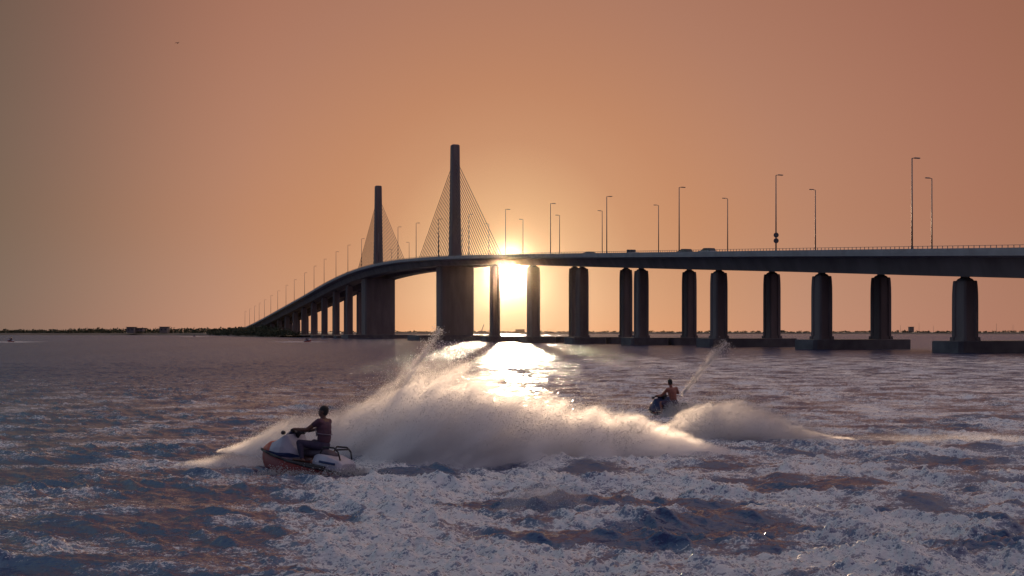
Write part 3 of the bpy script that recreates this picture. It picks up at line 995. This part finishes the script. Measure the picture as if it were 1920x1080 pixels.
    for s in (-1, 1):
        for a, b_ in zip(pts[:-1], pts[1:]):
            add_tube(bm, (a[0], s * a[1], a[2]), (b_[0], s * b_[1], b_[2]), .019, .019, 8)
    add_tube(bm, (-1.10, -.24, .79), (-1.10, .24, .79), .019, .019, 8)
    bm_obj('grab_rail', bm, M['ski_black'], c, True)
    bm = bmesh.new(); add_tube(bm, (-1.36, 0, .0), (-1.55, 0, -.02), .10, .08, 14); bm_obj('jet_nozzle', bm, M['steel'], c)
    bm = bmesh.new(); add_box(bm, (-1.42, 0, .30), (.22, .62, .06), None, .02); bm_obj('boarding_step', bm, M['ski_black'], c)
    for o in list(c.children):
        if o.modifiers:
            bake_mods(o)
    return c

# ------------------------------------------------------------------ people (one continuous body, clothes and hair on it)
def capsule(bm, a, b, ra, rb):
    a, b = Vector(a), Vector(b)
    if (b - a).length > 1e-4:
        add_tube(bm, a, b, ra, rb, 16)
    bmesh.ops.create_uvsphere(bm, u_segments=14, v_segments=10, radius=ra, matrix=Matrix.Translation(a))
    bmesh.ops.create_uvsphere(bm, u_segments=14, v_segments=10, radius=rb, matrix=Matrix.Translation(b))

def remesh(name, bm, mat, vox, parent, sm=6):
    o = bm_obj(name, bm, mat, parent, True)
    r_ = o.modifiers.new('remesh', 'REMESH'); r_.mode = 'VOXEL'; r_.voxel_size = vox; r_.use_smooth_shade = True
    s_ = o.modifiers.new('smooth', 'SMOOTH'); s_.iterations = sm; s_.factor = .5
    bake_mods(o)
    return o

def make_rider(label, pose, outfit, lod=.011, **kw):
    c = empty('person', (0, 0, 0), 0, label=label, category='person', **kw)
    J = pose
    V_ = Vector
    bm = bmesh.new()
    # trunk
    pel, wai, che, nek = V_(J['pelvis']), V_(J['waist']), V_(J['chest']), V_(J['neck'])
    rt = J.get('twist', Matrix.Identity(3))
    add_ball(bm, pel, (.125, .165, .12), 18, 12)
    add_ball(bm, (pel + wai) / 2, (.105, .145, .13), 18, 12)
    add_ball(bm, wai, (.10, .135, .13), 18, 12)
    add_ball(bm, (wai + che) / 2, (.11, .15, .14), 18, 12)
    add_ball(bm, che, (.12, .175, .15), 18, 12)
    shL, shR = V_(J['shL']), V_(J['shR'])
    capsule(bm, che + V_((0, 0, .08)), shL, .09, .068)
    capsule(bm, che + V_((0, 0, .08)), shR, .09, .068)
    hd = V_(J['head'])
    capsule(bm, nek - V_((0, 0, .06)), nek + (hd - nek) * .5, .066, .056)
    f_ = V_(J['face']).normalized()
    up = V_((0, 0, 1))
    side = up.cross(f_).normalized()
    rot = Matrix((f_, side, f_.cross(side))).transposed()
    add_ball(bm, hd + V_((0, 0, .025)) - f_ * .008, (.098, .077, .10), 20, 14, rot)
    add_ball(bm, hd + f_ * .035 - up * .055, (.060, .056, .065), 16, 12, rot)        # jaw
    add_ball(bm, hd + f_ * .098 - up * .01, (.020, .013, .022), 10, 8, rot)          # nose
    add_ball(bm, hd + f_ * .083 + up * .035, (.018, .05, .012), 10, 8, rot)          # brow
    add_ball(bm, hd + f_ * .080 - up * .052, (.018, .026, .010), 10, 8, rot)         # lips
    for s in (-1, 1):
        add_ball(bm, hd + side * s * .078 - up * .005, (.022, .010, .030), 10, 8, rot)   # ears
    for s, S_ in ((1, 'L'), (-1, 'R')):
        sh, el, wr = V_(J['sh' + S_]), V_(J['el' + S_]), V_(J['wr' + S_])
        capsule(bm, sh, sh.lerp(el, .5), .062, .052); capsule(bm, sh.lerp(el, .5), el, .052, .042)
        capsule(bm, el, el.lerp(wr, .35), .043, .042); capsule(bm, el.lerp(wr, .35), wr, .042, .028)
        # hand: palm, four fingers curling round the grip, thumb from the side
        gd = V_(J['grip' + S_]).normalized()          # direction along the bar, outwards
        fw = (wr - el).normalized()
        pc = wr + fw * .055
        capsule(bm, wr, pc - gd * .02, .027, .026); capsule(bm, wr, pc + gd * .02, .027, .026)
        dn = (gd.cross(fw)).normalized()
        if dn.z > 0:
            dn = -dn
        for i, ln in enumerate((.9, 1.0, .93, .75)):
            b0 = pc + gd * (.036 - i * .024) + fw * .02
            k1 = b0 + (fw * .8 + dn * .35) * .034 * ln
            k2 = k1 + (dn * .95 + fw * .1) * .026 * ln
            k3 = k2 + (-fw * .8 + dn * .4) * .022 * ln
            capsule(bm, b0, k1, .0105, .0095); capsule(bm, k1, k2, .0095, .009); capsule(bm, k2, k3, .009, .008)
        tb = wr + fw * .02 - gd * .025
        t1 = tb - gd * .022 + fw * .025 + dn * .012
        capsule(bm, tb, t1, .013, .011); capsule(bm, t1, t1 + fw * .02 + dn * .028 + gd * .012, .011, .009)
        hp, kn, an, toe = V_(J['hp' + S_]), V_(J['kn' + S_]), V_(J['an' + S_]), V_(J['toe' + S_])
        capsule(bm, hp, hp.lerp(kn, .5), .095, .078); capsule(bm, hp.lerp(kn, .5), kn, .078, .060)
        capsule(bm, kn, kn.lerp(an, .3), .058, .060); capsule(bm, kn.lerp(an, .3), an, .060, .036)
        hl_ = an + (an - toe).normalized() * .05 - V_((0, 0, .035))
        capsule(bm, hl_, toe, .034, .026); capsule(bm, an, hl_.lerp(toe, .4), .036, .034)
    body = remesh('body', bm, M[outfit['skin']], lod, c, 5)
    # hair
    bm = bmesh.new()
    add_ball(bm, hd + V_((0, 0, .038)) - f_ * .016, (.102, .083, .098), 20, 14, rot)
    add_ball(bm, hd - f_ * .045 - V_((0, 0, .02)), (.062, .074, .075), 16, 12, rot)
    remesh('hair', bm, M['hair'], lod, c, 3)
    # shorts
    bm = bmesh.new()
    add_ball(bm, pel, (.145, .185, .14), 18, 12)
    add_ball(bm, (pel * .55 + wai * .45), (.118, .158, .09), 18, 12)
    long_ = outfit.get('vest')
    for S_ in 'LR':
        hp, kn, an = V_(J['hp' + S_]), V_(J['kn' + S_]), V_(J['an' + S_])
        if long_:
            capsule(bm, hp, kn, .108, .072)
            capsule(bm, kn, kn.lerp(an, .35), .071, .070)
            capsule(bm, kn.lerp(an, .35), kn.lerp(an, .92), .070, .048)
        else:
            capsule(bm, hp, hp.lerp(kn, .72), .112, .092)
    remesh('trousers' if long_ else 'shorts', bm, M[outfit['shorts']], lod, c, 4)
    if outfit.get('vest'):
        bm = bmesh.new()
        add_ball(bm, (pel * .25 + wai * .75), (.135, .168, .13), 18, 12)
        add_ball(bm, wai, (.138, .168, .15), 18, 12)
        add_ball(bm, (wai + che) / 2, (.15, .182, .16), 18, 12)
        add_ball(bm, che, (.155, .195, .15), 18, 12)
        for s in (-1, 1):
            capsule(bm, che + V_((-.04, s * .09, .06)), nek + V_((-.01, s * .10, -.015)), .07, .045)
            shx, elx = (V_(J['shL']), V_(J['elL'])) if s > 0 else (V_(J['shR']), V_(J['elR']))
            capsule(bm, che + V_((0, s * .1, .09)), shx, .08, .070)
            capsule(bm, shx, shx.lerp(elx, .40), .070, .062)
        vest = remesh('life_vest', bm, M['vest'], lod, c, 4)
        bm = bmesh.new()
        for s in (-1, 1):
            pts_ = [che + V_((.13, s * .09, .09)), che + V_((.158, s * .09, -.02)), wai + V_((.145, s * .08, 0))]
            for a, b_ in zip(pts_[:-1], pts_[1:]):
                add_tube(bm, a, b_, .011, .011, 6)
        zz = wai.lerp(che, .35)
        prev = None
        for a in np.linspace(0, 2 * math.pi, 25):
            p_ = zz + V_((math.cos(a) * .152, math.sin(a) * .185, 0))
            if prev is not None:
                add_tube(bm, prev, p_, .012, .012, 6)
            prev = p_
        bm_obj('strap', bm, M['strap'], vest)
    return c

# rider pose in craft coordinates (x forward, y to port, z up, origin at waterline amidships)
POSE1 = dict(pelvis=(-.38, 0, .80), waist=(-.39, 0, .98), chest=(-.34, 0, 1.19), neck=(-.30, 0, 1.36), head=(-.27, .0, 1.52), face=(.9, .35, -.05),
             shL=(-.32, .185, 1.31), shR=(-.32, -.185, 1.31), elL=(-.12, .30, 1.10), elR=(-.12, -.30, 1.10), wrL=(.13, .345, 1.075), wrR=(.13, -.345, 1.075),
             gripL=(-.3, 1, .1), gripR=(-.3, -1, .1),
             hpL=(-.36, .10, .78), hpR=(-.36, -.10, .78), knL=(.04, .27, .80), knR=(.04, -.27, .80), anL=(-.16, .37, .48), anR=(-.16, -.37, .48),
             toeL=(.05, .39, .44), toeR=(.05, -.39, .44))
POSE2 = dict(POSE1)
POSE2.update(head=(-.22, 0, 1.54), face=(1, .05, -.1), elL=(-.16, .36, 1.10), elR=(-.16, -.36, 1.10))

ski1 = make_ski('white and red jet ski with red nose, throwing the large plume of spray')
rider1 = make_rider('person in a dark life vest sitting upright on the near jet ski, head turned', POSE1, dict(skin='skin', shorts='shorts_dark', vest=True))
ski1.scale = (.82, 1, 1)
ski2 = dup(ski1, label='dark jet ski half hidden by spray under the bare-backed rider')
for ch in ski2.children:
    if ch.data.materials[0].name in ('ski_white', 'ski_red'):
        ch.data = ch.data.copy()
        ch.data.materials[0] = M['ski_navy']
rider2 = make_rider('bare-backed person in dark shorts riding away on the middle jet ski', POSE2, dict(skin='skin_tan', shorts='shorts_plum'))

def place(ski, rider, loc, yaw, pitch=0.0, roll=0.0):
    e = Matrix.Rotation(yaw, 4, 'Z') @ Matrix.Rotation(-pitch, 4, 'Y') @ Matrix.Rotation(roll, 4, 'X')
    for o in (ski, rider):
        if o:
            o.location = loc
            o.rotation_euler = e.to_euler()
# yaw: heading measured from +X; pi = straight left, less than pi = left and away
place(ski1, rider1, (-4.52, 22.3, -.19), R(180 - 25), R(6), R(5))
place(ski2, rider2, (5.75, 37.6, -.34), R(180 - 68), R(3), R(-6))
for i, (xp, d, yw, lb, lp) in enumerate(((20, 320, 165, 'tiny jet ski with white splash at the far left edge of the water', 'tiny crouching rider at the far left edge of the water'),
                         (364, 720, 150, 'tiny jet ski with a white splash close to the headland shore', 'tiny upright rider near the headland shore'),
                         (577, 318, 20, 'tiny jet ski crossing in front of the bridge approach piers', 'tiny rider crossing in front of the bridge approach piers'))):
    s_ = dup(ski1, label=lb)
    r_ = dup(rider1, label=lp)
    x, y = px(xp, d)
    place(s_, r_, (x, y, 0), R(yw), R(4))

# ------------------------------------------------------------------ spray: volumes of real mist plus flying drops
def curve_node(nt, v, pts):
    n = N(nt, 'ShaderNodeFloatCurve')
    cm = n.mapping
    cv = cm.curves[0]
    cm.clip_min_y = -1000; cm.clip_max_y = 1000
    cv.points[0].location = pts[0]
    cv.points[1].location = pts[-1]
    for p in pts[1:-1]:
        cv.points.new(*p)
    for p in cv.points:
        p.handle_type = 'AUTO_CLAMPED'
    cm.update()
    plug(nt, n.inputs['Value'], v)
    return n.outputs[0]

def plume(name, prof, dens, label, nscale=1.2, namp=.55, streak=(1, 1, 1), srot=(0, 0, 0), aniso=.55, hard=3.0, drops=0, dsize=(.004, .013), strands=0, lean=.4, seed=0, color=(.985, .98, .985), base=0.0):
    """prof: list of (x, centre y, half width, height) in world metres, x increasing"""
    xs = [p[0] for p in prof]
    x0, x1 = xs[0], xs[-1]
    hm = max(p[3] for p in prof); wmx = max(p[2] for p in prof)
    cys = [p[1] for p in prof]
    cy0, cy1 = min(cys), max(cys)
    # hull
    rings = []
    for xv in np.linspace(x0, x1, 40):
        c_ = np.interp(xv, xs, cys); w_ = np.interp(xv, xs, [p[2] for p in prof]) * 1.05 + .02; h_ = np.interp(xv, xs, [p[3] for p in prof]) * 1.05 + .02
        ring = [(xv, c_ + math.cos(a) * w_, base + math.sin(a) * h_) for a in np.linspace(0, math.pi, 15)]
        rings.append(ring + [(xv, c_ - w_, base - .3), (xv, c_ + w_, base - .3)])
    v, f = loft(rings)
    m = bpy.data.materials.new(name + '_mist')
    m.use_nodes = True
    nt = m.node_tree
    nt.nodes.clear()
    geo = N(nt, 'ShaderNodeTexCoord')
    sp = N(nt, 'ShaderNodeSeparateXYZ')
    nt.links.new(geo.outputs['Object'], sp.inputs[0])
    u = math_(nt, 'DIVIDE', math_(nt, 'SUBTRACT', sp.outputs[0], x0), x1 - x0, clamp=True)
    U = [(x - x0) / (x1 - x0) for x in xs]
    cyr = max(cy1 - cy0, 1e-3)
    cc = math_(nt, 'MULTIPLY_ADD', curve_node(nt, u, [(a, (p[1] - cy0) / cyr) for a, p in zip(U, prof)]), cyr, cy0)
    ww = math_(nt, 'MULTIPLY', curve_node(nt, u, [(a, p[2] / wmx) for a, p in zip(U, prof)]), wmx)
    hh = math_(nt, 'MULTIPLY', curve_node(nt, u, [(a, p[3] / hm) for a, p in zip(U, prof)]), hm)
    a = math_(nt, 'DIVIDE', math_(nt, 'SUBTRACT', sp.outputs[1], cc), math_(nt, 'MAXIMUM', ww, .02))
    b = math_(nt, 'DIVIDE', math_(nt, 'SUBTRACT', sp.outputs[2], base), math_(nt, 'MAXIMUM', hh, .02))
    b = math_(nt, 'MAXIMUM', b, 0.0)
    q = math_(nt, 'SQRT', math_(nt, 'ADD', math_(nt, 'MULTIPLY', a, a), math_(nt, 'MULTIPLY', b, b)))
    mp = N(nt, 'ShaderNodeMapping')
    mp.vector_type = 'POINT'
    nt.links.new(geo.outputs['Object'], mp.inputs[0])
    mp.inputs['Rotation'].default_value = srot
    mp2 = N(nt, 'ShaderNodeMapping')
    mp2.inputs['Scale'].default_value = streak
    nt.links.new(mp.outputs[0], mp2.inputs[0])
    mp = mp2
    mp.inputs['Location'].default_value = (seed * 3.7, seed * 1.3, 0)
    n1 = N(nt, 'ShaderNodeTexNoise')
    n1.inputs['Scale'].default_value = nscale
    n1.inputs['Detail'].default_value = 8
    n1.inputs['Roughness'].default_value = .70
    nt.links.new(mp.outputs[0], n1.inputs[0])
    d = math_(nt, 'SUBTRACT', 1.0, q)
    d = math_(nt, 'ADD', d, math_(nt, 'MULTIPLY', math_(nt, 'SUBTRACT', n1.outputs[0], .56), namp * 2))
    inside = maprange(nt, q, 1.0, .86)
    dd = maprange(nt, d, 0.0, 1.0 / hard)
    # denser close to the water
    low = maprange(nt, b, 0, 1, 1.5, .45, smooth=False)
    den = math_(nt, 'MULTIPLY', math_(nt, 'MULTIPLY', dd, inside), math_(nt, 'MULTIPLY', low, dens))
    vol = N(nt, 'ShaderNodeVolumePrincipled')
    vol.inputs['Color'].default_value = (*color, 1)
    vol.inputs['Anisotropy'].default_value = aniso
    nt.links.new(den, vol.inputs['Density'])
    om = N(nt, 'ShaderNodeOutputMaterial')
    nt.links.new(vol.outputs[0], om.inputs['Volume'])
    o = mesh_obj(name, v, f, m, None, kind='stuff', label=label)
    if drops:
        rg = np.random.default_rng(seed + 100)
        n = drops
        xv = rg.uniform(x0, x1, n * 3)
        hv = np.interp(xv, xs, [p[3] for p in prof])
        keep = rg.uniform(0, hm, n * 3) < hv
        xv = xv[keep][:n]; n = len(xv)
        c_ = np.interp(xv, xs, cys); w_ = np.interp(xv, xs, [p[2] for p in prof]); h_ = np.interp(xv, xs, [p[3] for p in prof])
        rad = np.sqrt(rg.uniform(0, 1, n)) * rg.uniform(.75, 1.22, n); an_ = rg.uniform(0, math.pi, n)
        pts = np.stack([xv + rg.normal(0, .05, n), c_ + np.cos(an_) * w_ * rad, base + np.sin(an_) * h_ * rad], -1)
        if strands:
            # strings of drops thrown on ballistic arcs, leaning away from the craft
            k = 44
            sx0 = rg.uniform(x0 + .06 * (x1 - x0), x0 + .8 * (x1 - x0), strands)
            vh = rg.uniform(.45, 1.12, strands) ** .8
            tt_ = np.sort(rg.uniform(0, 1, (strands, k)), axis=1) * rg.uniform(.6, 1.5, (strands, 1))
            hx = np.interp(sx0 + lean * .8, xs, [p[3] for p in prof]) * vh
            zz_ = hx[:, None] * (2 * tt_ - tt_ ** 2)
            xx_ = sx0[:, None] + lean * tt_ * (1 + .4 * rg.normal(size=(strands, 1)))
            yy_ = np.interp(sx0, xs, cys)[:, None] + rg.uniform(-1, 1, (strands, 1)) * np.interp(sx0, xs, [p[2] for p in prof])[:, None] * .8 + .15 * tt_ * rg.normal(size=(strands, 1))
            sp_ = np.stack([xx_, yy_, zz_ + base], -1) + rg.normal(0, 1, (strands, k, 3)) * (.015 + .05 * tt_[..., None])
            pts = np.concatenate([pts, sp_.reshape(-1, 3)])
            pts = pts[pts[:, 2] > base]
            n = len(pts)
        s = rg.uniform(*dsize, n) * rg.uniform(.4, 1.0, n)
        tet = np.array([[1, 1, 1], [1, -1, -1], [-1, 1, -1], [-1, -1, 1]]) / 1.7
        vv = (pts[:, None, :] + tet[None] * s[:, None, None] * rg.uniform(.7, 1.5, (n, 1, 3))).reshape(-1, 3)
        idx = np.arange(n)[:, None] * 4
        fc = np.concatenate([idx + np.array([[0, 1, 2]]), idx + np.array([[0, 3, 1]]), idx + np.array([[0, 2, 3]]), idx + np.array([[1, 3, 2]])]).astype(np.int32)
        me = bpy.data.meshes.new('water_drops')
        me.vertices.add(len(vv)); me.vertices.foreach_set('co', vv.astype(np.float32).ravel())
        me.loops.add(fc.size); me.loops.foreach_set('vertex_index', fc.ravel())
        me.polygons.add(len(fc)); me.polygons.foreach_set('loop_start', np.arange(0, fc.size, 3, dtype=np.int32))
        me.update(calc_edges=True)
        me.materials.append(M['drop'])
        link(bpy.data.objects.new('water_drops', me), None, kind='stuff', label='flying drops in ' + label)
    return o

m, nt, b = principled('drop', (.95, .95, .95), .4)
b.inputs['Specular IOR Level'].default_value = .3
rf = N(nt, 'ShaderNodeBsdfRefraction')
rf.inputs['Color'].default_value = (1, 1, 1, 1)
rf.inputs['Roughness'].default_value = .62
rf.inputs['IOR'].default_value = 1.12
mx = N(nt, 'ShaderNodeMixShader'); mx.inputs[0].default_value = .5
nt.links.new(b.outputs[0], mx.inputs[1]); nt.links.new(rf.outputs[0], mx.inputs[2])
nt.links.new(mx.outputs[0], nt.nodes['Material Output'].inputs['Surface'])
M['drop'] = m

plume('spray', [(-7.4, 25.8, .5, .05), (-6.6, 25.6, .9, .45), (-6.0, 25.5, 1.1, .80), (-5.2, 25.4, 1.2, 1.15), (-4.4, 25.2, 1.3, 1.30), (-3.6, 24.9, 1.6, 1.60), (-2.9, 24.6, 1.9, 2.05),
                (-2.2, 24.5, 2.0, 2.50), (-1.5, 24.5, 2.1, 2.58), (-.8, 24.5, 2.1, 2.42), (0, 24.5, 2.0, 2.06), (.7, 24.6, 1.9, 1.76), (1.4, 24.8, 1.8, 1.52), (2.1, 25.0, 1.8, 1.34), (2.9, 25.6, 1.5, 1.15),
                (3.6, 25.6, 1.3, .85), (4.5, 25.4, 1.1, .5), (5.6, 25.0, .8, .08)],
      5.0, 'big cloud of spray thrown up behind the near jet ski', nscale=1.7, namp=1.0, hard=2.2, aniso=.62, streak=(.38, 1, 1.15), srot=(0, R(33), 0), drops=22000, strands=1100, lean=.55, dsize=(.005, .015), seed=1)
plume('spray', [(4.0, 29.8, .5, .1), (4.5, 29.6, .8, .55), (5.1, 29.4, 1.0, .95), (5.8, 29.3, 1.1, 1.28), (6.6, 29.2, 1.1, 1.22), (7.3, 29.1, 1.0, .95), (8.0, 29.0, .9, .5), (8.7, 28.8, .8, .2), (9.5, 28.7, .6, .08)],
      4.6, 'ragged spray trailing behind the middle jet ski', nscale=2.2, namp=1.0, hard=2.4, streak=(.45, 1, 1.1), srot=(0, R(25), 0), drops=9000, strands=420, lean=.7, dsize=(.006, .016), aniso=.7, seed=2)
plume('spray', [(9.0, 28.6, .4, .05), (10.3, 28.4, .9, .30), (12.0, 28.2, 1.0, .34), (13.6, 28.2, .9, .3), (15.2, 28.2, .5, .05)],
      .2, 'faint low mist left drifting at the right of the ragged spray', nscale=1.4, namp=.9, hard=1.4, streak=(.4, 1, 1), drops=1500, seed=6)
plume('spray', [(5.1, 36.4, .2, .05), (5.5, 36.5, .5, .45), (5.9, 36.6, .6, .55), (6.4, 36.6, .6, .5), (7.0, 36.4, .4, .1)],
      1.9, 'spray hiding the hull of the middle jet ski', nscale=2.4, namp=.9, hard=2.0, drops=4000, strands=120, lean=.3, dsize=(.006, .016), seed=7)
plume('spray', [(-.3, 17.3, .3, .05), (.15, 17.4, .5, .45), (.6, 17.5, .55, .6), (1.05, 17.5, .5, .45), (1.5, 17.5, .3, .1)],
      1.3, 'small puff of spray over the foaming swell in front', nscale=2.4, namp=.45, hard=1.8, drops=2500, dsize=(.004, .012), seed=3)
plume('spray', [(-7.6, 23.0, .3, .05), (-6.9, 23.0, .5, .25), (-6.2, 22.9, .6, .4), (-5.6, 22.8, .5, .45), (-5.2, 22.7, .3, .2)],
      1.6, 'thin bow spray in front of the near jet ski', nscale=2.4, namp=.5, hard=2.0, drops=2500, dsize=(.004, .012), seed=4)

plume('spray', [(-5.5, 21.7, .2, .04), (-5.1, 21.6, .3, .12), (-4.6, 21.55, .3, .10), (-4.0, 21.5, .3, .08), (-3.5, 21.5, .35, .16), (-3.1, 21.6, .35, .16), (-2.6, 21.8, .3, .04)],
      .2, 'low splash along the waterline of the near jet ski', nscale=3.4, namp=1.1, hard=2.4, drops=1600, strands=70, lean=.25, dsize=(.006, .018), seed=8)

def jet(a, b, r0, r1, dens, label, seed, drops=3000):
    """thin rooster tail: a cone of mist from a to b, narrow at a"""
    a, b = Vector(a), Vector(b)
    L = (b - a).length
    rot = (b - a).to_track_quat('X', 'Z').to_matrix()
    v, f = loft([[(L * u, math.cos(t) * (r0 + (r1 - r0) * u), math.sin(t) * (r0 + (r1 - r0) * u)) for t in np.linspace(0, 2 * math.pi, 14, endpoint=False)] for u in np.linspace(0, 1, 12)])
    m = bpy.data.materials.new('rooster_mist'); m.use_nodes = True
    nt = m.node_tree; nt.nodes.clear()
    g = N(nt, 'ShaderNodeTexCoord'); sp = N(nt, 'ShaderNodeSeparateXYZ'); nt.links.new(g.outputs['Object'], sp.inputs[0])
    u = math_(nt, 'DIVIDE', sp.outputs[0], L, clamp=True)
    rad = math_(nt, 'MULTIPLY_ADD', u, r1 - r0, r0)
    q = math_(nt, 'DIVIDE', math_(nt, 'SQRT', math_(nt, 'ADD', math_(nt, 'MULTIPLY', sp.outputs[1], sp.outputs[1]), math_(nt, 'MULTIPLY', sp.outputs[2], sp.outputs[2]))), rad)
    mp = N(nt, 'ShaderNodeMapping'); nt.links.new(g.outputs['Object'], mp.inputs[0]); mp.inputs['Scale'].default_value = (.5, 1.6, 1.6); mp.inputs['Location'].default_value = (seed, 0, 0)
    n1 = N(nt, 'ShaderNodeTexNoise'); n1.inputs['Scale'].default_value = 4.0; n1.inputs['Detail'].default_value = 8; n1.inputs['Roughness'].default_value = .7; nt.links.new(mp.outputs[0], n1.inputs[0])
    d = math_(nt, 'ADD', math_(nt, 'SUBTRACT', 1.0, q), math_(nt, 'MULTIPLY', math_(nt, 'SUBTRACT', n1.outputs[0], .60), 3.2))
    den = math_(nt, 'MULTIPLY', math_(nt, 'MULTIPLY', maprange(nt, d, 0, .5), maprange(nt, q, 1.0, .8)), math_(nt, 'MULTIPLY', maprange(nt, u, 1.0, .55), dens))
    vol = N(nt, 'ShaderNodeVolumePrincipled'); vol.inputs['Color'].default_value = (.95, .94, .96, 1); vol.inputs['Anisotropy'].default_value = .6
    nt.links.new(den, vol.inputs['Density'])
    om = N(nt, 'ShaderNodeOutputMaterial'); nt.links.new(vol.outputs[0], om.inputs['Volume'])
    o = mesh_obj('rooster_tail', v, f, m, None, kind='stuff', label=label)
    o.location = a
    o.rotation_euler = rot.to_euler()
    rg = np.random.default_rng(seed + 50)
    n = drops
    u = rg.uniform(0, 1.12, n) ** .85
    r_ = (r0 + (r1 - r0) * u) * np.abs(rg.normal(0, .55, n)); an_ = rg.uniform(0, 2 * math.pi, n)
    lp = np.stack([u * L, np.cos(an_) * r_, np.sin(an_) * r_ - .35 * (u ** 2) * .4], -1)
    M3 = np.array(rot)
    pts = lp @ M3.T + np.array(a)
    s = rg.uniform(.006, .016, n)
    tet = np.array([[1, 1, 1], [1, -1, -1], [-1, 1, -1], [-1, -1, 1]]) / 1.7
    vv = (pts[:, None, :] + tet[None] * s[:, None, None]).reshape(-1, 3)
    idx = np.arange(n)[:, None] * 4
    fc = np.concatenate([idx + np.array([[0, 1, 2]]), idx + np.array([[0, 3, 1]]), idx + np.array([[0, 2, 3]]), idx + np.array([[1, 3, 2]])])
    mesh_obj('water_drops', vv.tolist(), fc.tolist(), M['drop'], None, kind='stuff', label='flying drops in ' + label)
jet((-3.3, 24.4, .35), (-2.05, 26.4, 2.95), .08, .20, 3.2, 'narrow jet of spray shooting up left of the big plume', 1)
jet((5.6, 34.0, .9), (7.0, 34.6, 2.6), .08, .26, 3.0, 'thin jet of spray rising right of the bare-backed rider', 2)

# ------------------------------------------------------------------ haze
bm = bmesh.new()
add_box(bm, (0, 0, 40.5), (5200, 5200, 85))
hz = bpy.data.materials.new('haze_air'); hz.use_nodes = True
nt = hz.node_tree; nt.nodes.clear()
vol = N(nt, 'ShaderNodeVolumePrincipled')
vol.inputs['Color'].default_value = (.95, .80, .68, 1)
vol.inputs['Density'].default_value = 0.000014
vol.inputs['Anisotropy'].default_value = .997
om = N(nt, 'ShaderNodeOutputMaterial'); nt.links.new(vol.outputs[0], om.inputs['Volume'])
bm_obj('haze', bm, hz, None, kind='stuff', label='thin warm haze over the whole strait')
